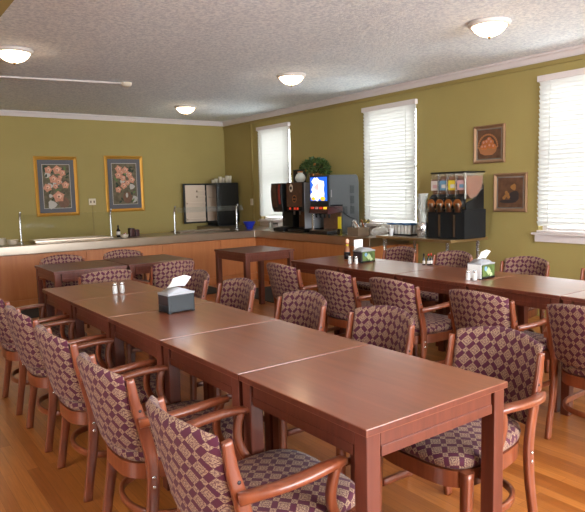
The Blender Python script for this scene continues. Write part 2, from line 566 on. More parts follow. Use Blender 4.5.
# windows: frame, sashes, glass, sill; each blind is a thing of its own
for wi, (y0, y1) in enumerate(WIN):
    b = MB()
    for a, c in ((y0, y0 + .05), (y1 - .05, y1)): b.box(XR + .08, XR + .14, a, c, ZS, ZT, 'white_trim')
    for a, c in ((ZS, ZS + .05), (ZT - .05, ZT), ((ZS + ZT) / 2 - .02, (ZS + ZT) / 2 + .02)):
        b.box(XR + .08, XR + .14, y0 + .05, y1 - .05, a, c, 'white_trim')
    w = struct(b.build('window_%d' % (wi + 1)))
    MB().box(XR + .108, XR + .112, y0 + .05, y1 - .05, ZS + .05, ZT - .05, 'pane_glass').build('glass_pane', w)
    MB().box(XR - .055, XR + .08, y0 - .055, y1 + .055, ZS - .022, ZS, 'white_trim').build('window_sill', w, bevel=.006)
    MB().box(XR - .022, XR - .001, y0 - .03, y1 + .03, ZS - .1, ZS - .022, 'white_trim').build('sill_apron', w, bevel=.005)

BL = ['white horizontal blind on the farthest window, left of the coffee machines',
      'white horizontal blind on the window behind the bags and blue lidded container',
      'white horizontal blind on the nearest window, right of the two small pictures',
      'white horizontal blind on a window beyond the right edge']
for wi, (y0, y1) in enumerate(WIN[:3]):
    t = thing('window_blind', BL[wi], 'window blind', (XR, (y0 + y1) / 2, ZS), 0, 'white blinds on the right wall')
    hw = (y1 - y0) / 2
    MB().box(-.06, -.002, -hw - .03, hw + .012, ZT - ZS - .01, ZT - ZS + .052, 'white_trim').build('valance', t, bevel=.004)
    b = MB(); pitch_, wd = 0.0475, 0.0575
    n = int((ZT - ZS - .05) / pitch_)
    a = math.radians(60)
    for i in range(n):
        z = ZT - ZS - .03 - i * pitch_
        dx, dz = wd / 2 * math.cos(a), wd / 2 * math.sin(a)
        b.prism([(-.030 - dx, z + dz - .0012), (-.030, z + .0018), (-.030 + dx, z - dz), (-.030 + dx, z - dz + .0024), (-.030, z + .0042), (-.030 - dx, z + dz + .0012)],
                'Y', -hw - .014, hw - .004, 'blind_slat')
    b.build('slats', t)
    MB().box(-.052, -.008, -hw + .008, hw - .008, .004, .026, 'white_trim').build('bottom_rail', t, bevel=.003)
    for yy in (-hw * .72, hw * .72):
        MB().box(-.0535, -.0525, yy - .004, yy + .004, .02, ZT - ZS, 'blind_slat').build('ladder_cord', t)

# ------------------------------------------------------------------ ceiling lamps
lamp = thing('ceiling_lamp', '', 'ceiling lamp', (0, 0, H), 0, 'frosted dome ceiling lamps')
MB().lathe([(.06, 0), (.172, 0), (.176, -.012), (.168, -.03), (.150, -.036), (.10, -.03)][::-1], (0, 0, 0), 'lamp_white', 32).build('mounting_ring', lamp)
MB().lathe([(1e-4, -.118), (.04, -.113), (.085, -.095), (.12, -.068), (.142, -.036), (.146, -.03)], (0, 0, 0), 'lamp_glass', 32).build('glass_bowl', lamp)
MB().lathe([(1e-4, -.14), (.008, -.136), (.01, -.125), (.016, -.118), (.004, -.112)], (0, 0, 0), 'brass_trim', 12).build('finial', lamp)
LP = [(1.35, 6.20, 'frosted dome ceiling lamp at the left edge of the picture'),
      (4.35, 5.92, 'frosted dome ceiling lamp in the middle, above the plant'),
      (4.40, 8.82, 'frosted dome ceiling lamp farthest away, nearest to the back wall'),
      (4.47, 3.25, 'frosted dome ceiling lamp closest to the camera, top right'),
      (1.31, 9.1, None), (1.31, 3.3, None), (1.31, .4, None), (4.33, .4, None)]  # these four are out of view, extra lamps added to brighten the room
for i, (x, y, l) in enumerate(LP):
    place(lamp, i == 0, l or 'unseen frosted dome ceiling lamp added to light the room', (x, y, H))

t = thing('smoke_detector', 'small round white smoke detector on the ceiling at the end of a conduit', 'smoke detector', (2.86, 7.31, H))
MB().lathe([(.062, 0), (.066, -.02), (.055, -.04), (.03, -.05), (1e-4, -.052)][::-1], (0, 0, 0), 'cream', 20).build('housing', t)
MB().box(-.05, .05, -.05, .05, -.012, 0, 'white_plastic').build('mounting_box', t)
o = MB().sweep([(2.80, 7.315, H - .012), (1.6, 7.53, H - .012), (.84, 7.665, H - .012)], .022, .02, 'white_trim', res=2).build('conduit')
tag(o, 'thin white conduit running across the ceiling to the smoke detector', 'conduit')

# ------------------------------------------------------------------ tables
TW, TL, DEL = .684, .698, .0076


def make_table(w, l, label, top='table_wood', lg='leg_wood', h=.75, leg=.055):
    t = thing('dining_table', label, 'table')
    g = .0035
    b = MB().box(-w / 2 + g, w / 2 - g, -l / 2 + g, l / 2 - g, h - .024, h, top)
    b.m = [b.mi(top) if k == 1 else b.mi(lg) for k in range(6)]
    b.build('tabletop', t, bevel=.003)
    i = .012
    b = MB()
    a0, a1 = h - .105, h - .024
    x, y = w / 2 - i - .008, l / 2 - i - .008
    for sx in (-1, 1): b.box(min(sx * x, sx * (x - .022)), max(sx * x, sx * (x - .022)), -y + leg, y - leg, a0, a1, lg)
    for sy in (-1, 1): b.box(-x + leg, x - leg, min(sy * y, sy * (y - .022)), max(sy * y, sy * (y - .022)), a0, a1, lg)
    # raised bead along the lower edge of the apron
    for sx in (-1, 1): b.box(min(sx * (x + .004), sx * x), max(sx * (x + .004), sx * x), -y + leg, y - leg, a0 + .001, a0 + .034, lg)
    for sy in (-1, 1): b.box(-x + leg, x - leg, min(sy * (y + .004), sy * y), max(sy * (y + .004), sy * y), a0 + .001, a0 + .034, lg)
    b.build('apron', t, bevel=.002)
    for sx in (-1, 1):
        for sy in (-1, 1):
            cx, cy = sx * (w / 2 - i - leg / 2), sy * (l / 2 - i - leg / 2)
            MB().cbox(cx, cy, 0, leg, leg, h - .024, lg).build('leg', t, bevel=.004)
    return t


def rowpos(x0, y0, i, j=.5, k=.5):
    dx, dy = j * TW, (i + k) * TL
    c, s = math.cos(DEL), math.sin(DEL)
    return (x0 + c * dx - s * dy, y0 + s * dx + c * dy, 0)


tb = make_table(TW, TL, '')
ML = ['square wooden table nearest the camera, end of the front row',
      'square wooden table second from the camera in the front row',
      'square wooden table in the middle of the front row, under the grey napkin dispenser',
      'square wooden table of the front row carrying two salt and pepper shakers',
      'square wooden table at the far end of the front row, behind the shakers']
for i in range(5): place(tb, i == 0, ML[i], rowpos(1.1253, 1.2124, i), DEL, 'tables of the front row')
RL = ['square wooden table cut by the right edge of the picture, in the right row',
      'empty square wooden table of the right row, just right of the green napkin dispenser',
      'square wooden table of the right row, under the green dispenser with the white card',
      'square wooden table of the right row bearing two small sauce bottles at its back edge',
      'square wooden table under the hot sauce bottle, end of the right row']
for i in range(5): place(tb, False, RL[i], rowpos(3.4745, 1.9954, i - 1), DEL, 'tables of the right row')
dt = make_table(.70, .72, '', 'dark_table_wood')
place(dt, True, 'dark wooden table left in the far short row before the counter', (1.79, 6.03, 0), 0, 'tables of the far short row')
place(dt, False, 'dark wooden table right in the far short row before the counter', (2.505, 6.05, 0), 0, 'tables of the far short row')
st = make_table(.689, .721, 'small square wooden table standing alone before the counter corner', 'dark_table_wood', leg=.058)
st.location = (3.857, 6.087, 0); st.rotation_euler = (0, 0, .004)

# ------------------------------------------------------------------ chairs (local: +x forward, origin between rear feet)
def make_chair():
    t = thing('armchair', '', 'chair', group='plum patterned wooden armchairs')
    cw = 'chair_wood'

    # backrest: concave upholstered shell
    b = MB(); nu, nv = 18, 12
    z0, z1 = .45, .780

    def surf(u, v, side):
        # u,v in -1..1
        hw = .198 + .017 * (v * .5 + .5)
        y = u * hw
        crest = .033 * (1 - u * u)
        z = z0 + (z1 + crest - z0) * (v * .5 + .5)
        if v < 0: z += .018 * (u * u) * (-v)
        x = .038 - .085 * ((z - .42) / .36) - .062 * (1 - u * u)
        th = .021 * (max(0, 1 - abs(u) ** 14) ** .45) * (max(0, 1 - abs(v) ** 12) ** .45) + .001
        return (x + side * th, y, z), (y * 1.04, z + (.02 * u * u) + (.5 if side > 0 else 0))
    for side in (1, -1):
        base = len(b.v); uvs = []
        for j in range(nv + 1):
            for i in range(nu + 1):
                # denser near the rims
                u = math.sin((i / nu * 2 - 1) * PI / 2) * .5 + (i / nu * 2 - 1) * .5
                v = math.sin((j / nv * 2 - 1) * PI / 2) * .5 + (j / nv * 2 - 1) * .5
                p, q = surf(u, v, side); b.v.append(p); uvs.append(q)
        for j in range(nv):
            for i in range(nu):
                ids = [j * (nu + 1) + i, j * (nu + 1) + i + 1, (j + 1) * (nu + 1) + i + 1, (j + 1) * (nu + 1) + i]
                b.face([base + k for k in ids], 'fabric', [uvs[k] for k in ids], True)
    # rim strip joins both sides
    n1 = (nu + 1) * (nv + 1)
    rim = [i for i in range(nu + 1)] + [j * (nu + 1) + nu for j in range(1, nv + 1)] + \
          [nv * (nu + 1) + i for i in range(nu - 1, -1, -1)] + [j * (nu + 1) for j in range(nv - 1, 0, -1)]
    for k in range(len(rim)):
        a, c = rim[k], rim[(k + 1) % len(rim)]
        qa, qc = b.v[a], b.v[c]
        b.face([a, c, n1 + c, n1 + a], 'fabric', [(qa[1], qa[2]), (qc[1], qc[2])] * 1 + [(qc[1], qc[2] + .003), (qa[1], qa[2] + .003)], True)
    b.build('backrest', t)

    # seat outline
    out = []
    for k in range(48):
        th = 2 * PI * k / 48
        c, s = math.cos(th), math.sin(th)
        e = 2 / 4.2 if c > 0 else 2 / 2.7
        x = .24 + .272 * math.copysign(abs(c) ** e, c) - (.0 if c > 0 else 0)
        y = math.copysign(abs(s) ** (2 / 3.6), s) * (.205 + .045 * (x / .5))
        out.append((x, y))
    b = MB()
    rings = [(0, .022), (.3, .021), (.6, .018), (.82, .012), (.93, .004), (.985, -.008), (1.0, -.024), (.985, -.04), (.93, -.052)]
    idx = []
    for (r, dz) in rings:
        row = []
        for (x, y) in out:
            row.append(len(b.v)); b.v.append((.25 + (x - .25) * max(r, .001), y * max(r, .001), .462 + dz))
        idx.append(row)
    for k in range(len(rings) - 1):
        for j in range(48):
            j2 = (j + 1) % 48
            f = [idx[k][j], idx[k][j2], idx[k + 1][j2], idx[k + 1][j]]
            uv = []
            for q, kk in zip(f, (k, k, k + 1, k + 1)):
                vx, vy, vz = b.v[q]
                ex = max(0, -(rings[kk][1])) if kk > 4 else 0
                uv.append((vy * (1 + ex * 3.2), (vx - .25) * (1 + ex * 3.2) + .25))
            b.face(f, 'fabric', uv, True)
    b.build('seat', t)
    # seat rail, following the outline
    b = MB(); rim = [(.25 + (x - .25) * .975, y * .975) for x, y in out]
    inn = [(.25 + (x - .25) * .86, y * .86) for x, y in out]
    base = len(b.v)
    for z in (.346, .408):
        for L_ in (rim, inn):
            for (x, y) in L_: b.v.append((x, y, z))
    for z in (.346, .408):
        for L_ in (rim, inn):
            for (x, y) in L_: b.v.append((x, y, z))
    for j in range(48):
        k = (j + 1) % 48; o0, i0, o1, i1 = 0, 48, 96, 144
        b.face([base + o0 + j, base + o0 + k, base + o1 + k, base + o1 + j], cw, smooth=True)
        b.face([base + i0 + k, base + i0 + j, base + i1 + j, base + i1 + k], cw, smooth=True)
        b.face([base + 192 + o1 + j, base + 192 + o1 + k, base + 192 + i1 + k, base + 192 + i1 + j], cw)
        b.face([base + 192 + o0 + k, base + 192 + o0 + j, base + 192 + i0 + j, base + 192 + i0 + k], cw)
    b.build('seat_rail', t)
    # curved stretcher hoop, open to the front
    MB().sweep([(.43, .222, .19), (.30, .218, .19), (.16, .208, .19), (.07, .16, .19), (.03, .08, .19), (.02, 0, .19), (.03, -.08, .19),
                (.07, -.16, .19), (.16, -.208, .19), (.30, -.218, .19), (.43, -.222, .19)], .02, .03, cw, res=4).build('stretcher', t)
    for s in (-1, 1):
        # rear leg with the back post in one piece
        lg = MB().sweep([(.0, s * .222, 0), (.018, s * .222, .12), (.042, s * .219, .27), (.048, s * .219, .42), (.018, s * .222, .57), (-.008, s * .221, .67), (-.022, s * .221, .762)],
                   [.025, .025, .025, .022, .018], [.038, .040, .046, .046, .038, .028], cw, side=(1, 0, 0), res=5, round_=.45).build('leg', t)
        for zz in (.335, .372):
            MB().lathe([(.0075, 0), (.0075, .0015), (.005, .003), (1e-4, .0035)], (.0, 0, 0), 'chrome', 10, axis='X').build('screw', lg).location = (0, 0, 0)
            o = lg.children[-1]
            o.location = (.047, s * .2335, zz); o.rotation_euler = (0, 0, s * PI / 2)
        o = MB().lathe([(.006, 0), (.006, .0015), (1e-4, .002)], (0, 0, 0), 'smoke_plastic', 10, axis='X').build('screw', lg)
        o.location = (.006, s * .2325, .64); o.rotation_euler = (0, 0, s * PI / 2)
        # front leg
        MB().sweep([(.455, s * .226, 0), (.452, s * .228, .15), (.448, s * .228, .30), (.445, s * .228, .41)], [.030, .036, .040], [.030, .036, .040], cw, side=(1, 0, 0), res=3, round_=.4).build('leg', t)
        # arm
        MB().sweep([(-.004, s * .243, .598), (.05, s * .262, .606), (.12, s * .283, .615), (.20, s * .289, .621), (.28, s * .284, .625), (.345, s * .274, .622)],
                   [.026, .040, .046, .046, .044, .036], [.034, .028, .024, .024, .024, .022], cw, side=(0, 0, 1), res=5).build('arm', t)
        MB().sweep([(.318, s * .276, .617), (.302, s * .274, .57), (.300, s * .266, .51), (.325, s * .256, .45), (.370, s * .249, .395), (.385, s * .247, .37)],
                   [.028, .026, .026], [.030, .028, .030, .034], cw, side=(1, 0, 0), res=5).build('arm_support', t)
    return t


ch = make_chair()
# (origin x, origin y, facing angle, label)
CH = []
mlx = .79
for y, l in ((1.60, 'wooden armchair closest to the camera, back turned, left of the front row'),
             (2.30, 'wooden armchair left of the front row, second from the camera'),
             (2.995, 'wooden armchair left of the front row, third from the camera'),
             (3.695, 'wooden armchair left of the front row, fourth from the camera'),
             (4.43, 'wooden armchair left of the front row, farthest one, cut by the left edge')):
    CH.append((mlx, y, 0, l, 'armchairs on the left of the front row'))
for x, y, l in ((2.155, 1.545, 'wooden armchair nearest the camera on the right of the front row, fully visible seat'),
                (2.15, 2.23, 'wooden armchair right of the front row, second from the camera'),
                (2.15, 2.915, 'wooden armchair right of the front row, third from the camera'),
                (2.15, 3.69, 'wooden armchair right of the front row, fourth, first one right of the grey dispenser'),
                (2.15, 4.36, 'wooden armchair right of the front row, partly hidden behind the grey napkin dispenser')):
    CH.append((x, y, PI, l, 'armchairs on the right of the front row'))
for x, y, l in ((3.08, 1.60, 'wooden armchair cut by the right edge, back turned, left of the right row'),
                (3.08, 2.27, 'wooden armchair left of the right row, second from the right edge'),
                (3.08, 3.00, 'wooden armchair left of the right row, middle of the five backs'),
                (3.08, 3.64, 'wooden armchair left of the right row, second from the far left end'),
                (3.06, 4.32, 'wooden armchair left of the right row, farthest, beside the lone square table')):
    CH.append((x, y, 0, l, 'armchairs on the left of the right row'))
for x, y, l in ((4.66, 4.50, 'wooden armchair on the wall side of the right row, right of the hot sauce bottle'),
                (4.66, 3.80, 'wooden armchair on the wall side of the right row, behind the small sauce bottles'),
                (4.66, 3.02, 'wooden armchair on the wall side of the right row, just right of the green dispenser'),
                (4.66, 2.28, 'wooden armchair on the wall side of the right row, below the nearest window')):
    CH.append((x, y, PI, l, 'armchairs on the wall side of the right row'))
CH += [(1.77, 6.56, -PI / 2, 'wooden armchair behind the far short row, left one, against the counter', 'armchairs round the far short row'),
       (2.45, 6.60, -PI / 2, 'wooden armchair behind the far short row, right one, against the counter', 'armchairs round the far short row'),
       (1.71, 5.08, PI / 2, 'wooden armchair before the far short row, just behind the shakers', 'armchairs round the far short row'),
       (2.43, 5.30, PI / 2 + .04, 'wooden armchair before the far short row, just left behind the grey dispenser', 'armchairs round the far short row')]
for i, (x, y, a, l, g) in enumerate(CH): place(ch, i == 0, l, (x, y, 0), a, g)

# ------------------------------------------------------------------ counter
CY, CX, CZ = 8.295, 5.284, .815


def cab(x0, x1, y0, y1, label, face):
    t = thing('counter_cabinet', label, 'cabinet', ((x0 + x1) / 2, (y0 + y1) / 2, 0), 0, 'wooden cabinets of the serving counter')
    hx, hy = (x1 - x0) / 2, (y1 - y0) / 2
    MB().box(-hx, hx, -hy, hy, 0, CZ - .12, 'cabinet_wood').build('body', t)
    if face == 'Y':
        MB().box(-hx + .004, hx - .004, -hy - .012, -hy, .125, CZ - .135, 'cabinet_wood').build('front_panel', t, bevel=.002)
        MB().box(-hx + .002, hx - .002, -hy - .02, -hy, .0, .105, 'cabinet_wood').build('kick_board', t, bevel=.002)
    else:
        MB().box(-hx - .012, -hx, -hy + .004, hy - .004, .125, CZ - .135, 'cabinet_wood').build('front_panel', t, bevel=.002)
        MB().box(-hx - .02, -hx, -hy + .002, hy - .002, .0, .105, 'cabinet_wood').build('kick_board', t, bevel=.002)
    return t


fy = CY + .045
xs = [(-.6, 1.42, 'counter cabinet under the stacked plates at the left edge'), (1.42, 2.56, 'counter cabinet behind the left chair of the far short row'),
      (2.56, 3.68, 'counter cabinet behind the right chair of the far short row'), (3.68, 4.66, 'counter cabinet left of the lone square table'),
      (4.66, 5.32, 'counter cabinet at the inner corner, behind the lone square table')]
for a, c, l in xs: cab(a, c, fy, 9.0, 'long wooden ' + l, 'Y')
for a, c, l in ((7.55, 8.335, 'wooden counter cabinet of the side run next to the inner corner'), (7.0, 7.55, 'narrow wooden counter cabinet under the brown coffee machine'),
                (5.62, 7.0, 'wooden counter cabinet under the soft drink machine')):
    cab(CX + .045, XR - .03, a, c, l, 'X')
# low panel cabinet behind the steel table
t = thing('low_cabinet', 'low wooden cabinet behind the legs of the steel table', 'cabinet', (5.84, 5.5, 0))
MB().box(-.06, .15, -.08, .085, 0, .70, 'cabinet_wood').build('body', t, bevel=.003)
MB().box(-.072, -.0605, -.075, .08, .04, .68, 'cabinet_wood').build('door', t, bevel=.002)

# L-shaped stainless worktop with its deep front edge
pts = [(-.6, CY), (CX, CY), (CX, 5.60), (XR - .002, 5.60), (XR - .002, YB - .03), (CX + .05, YB - .03), (CX + .05, 9.02), (-.6, 9.02)]
ct = tag(MB().prism(pts, 'Z', CZ - .118, CZ, 'steel').build('steel_countertop', bevel=.008),
    'continuous L-shaped stainless steel worktop with a deep front edge', 'countertop')

# salad bar wells
for x0, x1, l in ((1.98, 3.0, 'long sunken steel food well behind the left glass guard'), (4.12, 5.0, 'steel food well behind the right glass guard near the corner')):
    t = thing('food_well', l, 'food well', ((x0 + x1) / 2, 8.78, CZ), 0, 'food wells in the steel counter')
    hx = (x1 - x0) / 2; b = MB()
    for q in ((-hx, hx, -.17, -.14), (-hx, hx, .14, .17), (-hx, -hx + .03, -.14, .14), (hx - .03, hx, -.14, .14)):
        b.box(q[0], q[1], q[2], q[3], .001, .028, 'steel')
    b.build('rim', t, bevel=.003)
    MB().box(-hx + .03, hx - .03, -.14, .14, .002, .008, 'black_matte').build('pan_bottom', t)
    for k in range(3):
        w = (2 * hx - .06) / 3
        MB().box(-hx + .035 + k * w, -hx + .025 + (k + 1) * w, -.13, .13, .009, .02, 'steel').build('pan_cover', t, bevel=.003)

# sneeze guards: posts and glass
for (xa, xb, l) in ((1.80, 3.02, 'left glass sneeze guard on two steel posts, behind the dark bottle and plates'), (4.02, 5.13, 'right glass sneeze guard on two steel posts, in front of the open fridge')):
    t = thing('sneeze_guard', l, 'sneeze guard', ((xa + xb) / 2, 8.60, CZ), 0, 'glass sneeze guards')
    hx = (xb - xa) / 2
    for s in (-1, 1):
        b = MB().sweep([(s * hx, .0, 0), (s * hx, .0, .2), (s * hx, -.005, .36), (s * hx, -.04, .41)], .022, .022, 'chrome', side=(1, 0, 0), res=4, round_=.9)
        b.lathe([(.03, 0), (.03, .012), (.012, .016)], (s * hx, 0, 0), 'chrome', 14)
        b.build('post', t)
        MB().ball((s * hx, -.045, .415), .016, 'chrome').build('cap', t)
    b = MB()
    if xa < 3:
        b.prism([(-.03, .385), (-.026, .388), (-.014, .06), (-.018, .06)], 'X', -hx, hx, 'guard_glass')
    else:
        b.prism([(-.03, .40), (-.026, .403), (-.10, .325), (-.104, .325)], 'X', -hx, hx + .08, 'guard_glass')
    b.build('glass_pane', t)

# ------------------------------------------------------------------ things on the back counter
for k, (x, y, n, r, l) in enumerate(((1.53, 8.62, 6, .09, 'stack of cream plates on the steel counter, at the left edge'), (1.70, 8.64, 4, .075, 'lower stack of cream bowls beside the plates on the steel counter'))):
    t = thing('plate_stack' if k == 0 else 'bowl_stack', l, 'plates' if k == 0 else 'bowls', (x, y, CZ))
    for i in range(n):
        MB().lathe([(r * .5, 0), (r * .98, .016), (r, .02), (r * .95, .019), (r * .5, .006)], (0, 0, 0), 'cream', 20).build('plate' if k == 0 else 'bowl', t).location = (0, 0, .0145 * i)
# dark condiment bottle
t = thing('sauce_bottle', 'dark sauce bottle with a black cap on the steel counter, left of the maroon boxes', 'bottle', (3.17, 8.72, CZ))
MB().lathe([(.026, 0), (.028, .01), (.028, .10), (.012, .13), (.011, .15)], (0, 0, 0), 'sauce_black', 14).build('body', t)
MB().lathe([(.0285, .03), (.0285, .085)], (0, 0, 0), 'label_paper', 14).build('bottle_label', t)
MB().lathe([(.013, .15), (.013, .175), (1e-4, .176)], (0, 0, 0), 'black_plastic', 12).build('cap', t)
t = thing('packet_tray', 'small white dish of packets on the steel counter beside the dark bottle', 'dish', (3.20, 8.56, CZ))
MB().lathe([(.045, 0), (.062, .04), (.065, .045), (.058, .04), (.04, .008)], (0, 0, 0), 'cream', 16).build('dish', t)
for k in range(5):
    o = MB().box(-.018, .018, -.012, .012, 0, .006, 'paper_white' if k % 2 else 'sauce_red').build('packet', t)
    o.location = (-.02 + .01 * k, .01 * (k % 3) - .01, .035 + .004 * k); o.rotation_euler = (.5, .3 * k, k)
for x, h, w, l in ((3.345, .125, .075, 'taller maroon box standing on the steel counter'), (3.425, .10, .06, 'shorter maroon box beside a taller one on the steel counter')):
    t = thing('menu_box', l, 'box', (x, 8.66, CZ), .1, 'maroon boxes on the counter')
    MB().box(-w / 2, w / 2, -.04, .04, 0, h, 'maroon').build('body', t, bevel=.006)
    MB().box(-w / 2 + .012, w / 2 - .012, -.028, .028, h, h + .004, 'black_plastic').build('lid', t)

# fridge on the counter, door swung open
t = thing('small_fridge', 'black compact fridge with its white lined door swung open, in the back corner', 'fridge', (5.50, 9.89, CZ))
b = MB(); fw, fh, th = .46, .745, .035
z0 = .055
b.box(0, fw, 0, th, z0, z0 + fh, 'black_plastic').box(0, fw, fw - th, fw, z0, z0 + fh, 'black_plastic')
b.box(fw - th, fw, th, fw - th, z0, z0 + fh, 'black_plastic').box(0, fw - th, th, fw - th, z0, z0 + th, 'black_plastic').box(0, fw - th, th, fw - th, z0 + fh - th, z0 + fh, 'black_plastic')
b.build('cabinet', t, bevel=.004)
b = MB(); b.box(fw - th - .006, fw - th, th, fw - th, z0 + th, z0 + fh - th, 'lining').box(.01, fw - th - .006, th, th + .005, z0 + th, z0 + fh - th, 'lining').box(.01, fw - th - .006, fw - th - .005, fw - th, z0 + th, z0 + fh - th, 'lining')
b.build('lining', t)
for zz in (.28, .48): MB().box(.03, fw - th - .01, th + .006, fw - th - .006, z0 + zz, z0 + zz + .008, 'chrome').build('shelf', t)
d = MB().box(-.47, -.012, fw - .04, fw, z0, z0 + fh, 'black_plastic').build('door', t, bevel=.006)
b = MB().box(-.445, -.035, fw - .058, fw - .041, z0 + .03, z0 + fh - .03, 'lining'); b.build('door_lining', d, bevel=.006)
for zz, ln in ((.06, .38), (.36, .38), (.48, .16), (.58, .16)):
    MB().box(-.43 if ln > .2 else -.22, -.05, fw - .10, fw - .059, z0 + zz, z0 + zz + .035, 'lining').build('door_shelf', d, bevel=.004)
MB().box(.02, fw - .02, .02, fw - .02, 0, z0 - .001, 'black_matte').build('base', t)
for k in range(6):
    h = .06 + .018 * [0, 1, 3, 2, 4, 4][k]
    t = thing('cup_stack', 'stack of cream paper cups standing on top of the black fridge', 'cups', (5.50 + .074 * k, 10.02 + .02 * (k % 2), CZ + .80), 0, 'stacks of cups on the fridge')
    n = 3
    for j in range(n):
        MB().lathe([(.026, 0), (.034, .8 * h), (.036, .82 * h), (.033, .8 * h), (.024, .01)], (0, 0, 0), 'cream', 14).build('cup', t).location = (0, 0, .1 * h * j)

# blue bowl, jar and packets near the corner
t = tag(MB().lathe([(.05, 0), (.055, .012), (.105, .115), (.112, .12), (.107, .115), (.05, .015), (1e-4, .014)], (5.44, 8.70, CZ), 'blue_plastic', 24).build('blue_bowl'),
        'bright blue plastic bowl on the corner of the steel counter', 'bowl')
t = thing('spoon_jar', 'glass jar of spoons right of the blue bowl', 'jar', (5.62, 8.30, CZ))
MB().lathe([(.04, 0), (.045, .01), (.045, .10), (.042, .105), (.041, .01)], (0, 0, 0), 'jar_glass', 16).build('jar', t)
for k in range(4):
    MB().sweep([(.01 * k - .015, 0, .012), (.02 * k - .03, .01, .09), (.025 * k - .04, .012, .15)], .008, .004, 'chrome', res=2).build('spoon', t)
t = thing('creamer_jar', 'glass creamer container with a dark lid left of the coffee machines', 'jar', (5.60, 8.14, CZ))
MB().lathe([(.045, 0), (.05, .01), (.05, .07), (.04, .085)], (0, 0, 0), 'shaker_glass', 16).build('body', t)
MB().lathe([(.052, .085), (.052, .10), (1e-4, .105)], (0, 0, 0), 'black_plastic', 16).build('lid', t)
t = thing('lid_tray', 'red tray holding rows of white cup lids beside the coffee machines', 'tray', (5.62, 7.93, CZ))
MB().box(-.09, .09, -.10, .10, 0, .025, 'red_plastic').build('tray', t, bevel=.004)
for k in range(4):
    MB().lathe([(.02, 0), (.021, .09), (.016, .095)], (-.05, -.075 + .05 * k, .026), 'paper_white', 12).build('lid_stack', t)
t = thing('white_cup', 'white cup standing on a stand in front of the far window', 'cup', (5.85, 8.05, CZ))
MB().lathe([(.03, 0), (.03, .01), (.006, .015), (.006, .15), (.05, .16)], (0, 0, 0), 'brass_trim', 14).build('stand', t)
MB().lathe([(.025, .161), (.04, .23), (.042, .235), (.036, .23), (.02, .165)], (0, 0, 0), 'paper_white', 14).build('cup', t)

# --- coffee machine, far one with a curved front
t = thing('coffee_dispenser', 'black coffee machine with a curved front and a red stripe, left of the mug picture', 'coffee machine', (5.36, 7.78, CZ))
prof = [(-.04, .74), (.42, .74), (.42, 0), (-.02, 0), (-.02, .05), (.16, .06), (.16, .30), (-.0, .30), (-.03, .36), (-.05, .5), (-.055, .62)]
MB().prism([(p[0], p[1]) for p in prof], 'Y', -.22, .06, 'black_plastic').build('body', t, bevel=.008)
MB().prism([(-.052, .715), (-.062, .62), (-.057, .5), (-.037, .37), (-.031, .38), (-.05, .5), (-.054, .62), (-.045, .715)], 'Y', -.10, .04, 'mug_art').build('front_panel', t)
MB().prism([(-.056, .72), (-.068, .62), (-.063, .5), (-.05, .42), (-.044, .43), (-.055, .5), (-.06, .62), (-.05, .72)], 'Y', -.20, -.155, 'stripe_red').build('red_stripe', t)
MB().box(-.01, .14, -.12, .04, .061, .07, 'steel').build('drip_tray', t)

# --- coffee machine with mug picture
t = thing('coffee_machine', 'coffee machine with a brown mug picture above glowing red buttons and a silver side', 'coffee machine', (5.375, 7.29, CZ))
b = MB()
b.box(-.02, .50, -.22, .19, .32, .745, 'black_plastic').box(.20, .50, -.22, .19, .05, .32, 'black_plastic').box(-.02, .50, -.22, .19, 0, .05, 'black_plastic')
b.build('body', t, bevel=.006)
MB().box(-.028, -.0205, -.20, .18, .385, .735, 'mug_art').build('front_picture', t, bevel=.002)
b = MB()
b.disc((-.029, -.02, .50), .055, 'X', 'art_basket', 20).disc((-.030, -.02, .50), .042, 'X', 'art_dark', 20).box(-.034, -.031, -.055, .015, .49, .505, 'art_basket')
b.disc((-.029, .06, .66), .045, 'X', 'lining', 16, ry=.06).disc((-.030, .06, .66), .028, 'X', 'art_dark', 16)
b.build('mug_motif', t)
MB().box(-.03, -.021, -.20, .18, .33, .382, 'black_matte').build('button_strip', t)
for yy in (.09, -.03, -.10):
    MB().box(-.036, -.0305, yy - .022, yy + .022, .338, .372, 'button_red').build('button', t, bevel=.002)
MB().box(.0, .48, -.232, -.2205, .06, .735, 'silver_panel').build('side_panel', t, bevel=.003)
for yy in (-.06, .08): MB().lathe([(.012, .26), (.014, .32)], (.04, yy, 0), 'steel', 10).build('spout', t)
MB().box(.19, .199, -.19, .17, .07, .30, 'art_brown').build('splash_back', t)

# --- soft drink machine
t = thing('soft_drink_machine', 'large grey soft drink machine with a bright lit picture and vented side', 'drink machine', (5.36, 6.43, CZ))
b = MB()
b.prism([(-.02, .41), (-.02, .815), (.01, .825), (.47, .83), (.50, .80), (.515, .72), (.515, .05), (.48, .0), (.20, .0), (.20, .41)], 'Y', -.0, .42, 'machine_grey')
b.build('housing', t, bevel=.008)
MB().box(-.045, -.0205, .0, .42, .39, .82, 'dark_grey').build('front_bezel', t, bevel=.006)
sc = MB().box(-.052, -.0455, .035, .40, .47, .80, 'screen_blue').build('lit_picture', t)
b = MB()
b.disc((-.053, .215, .63), .135, 'X', 'screen_white', 18, ry=.15, lobes=5).disc((-.0545, .25, .66), .05, 'X', 'screen_pink', 12, lobes=3)
b.disc((-.053, .32, .54), .08, 'X', 'screen_white', 12, ry=.05).disc((-.0545, .33, .50), .045, 'X', 'screen_yellow', 9, ry=.025).disc((-.0545, .12, .50), .055, 'X', 'screen_yellow', 9, ry=.03)
b.disc((-.053, .3, .74), .06, 'X', 'screen_white', 12, ry=.05, lobes=4)
b.build('picture_motif', sc)
b = MB().prism([(-.045, .39), (-.075, .30), (-.03, .285), (.20, .32), (.20, .39)], 'Y', .0, .42, 'maroon'); b.build('valve_hood', t)
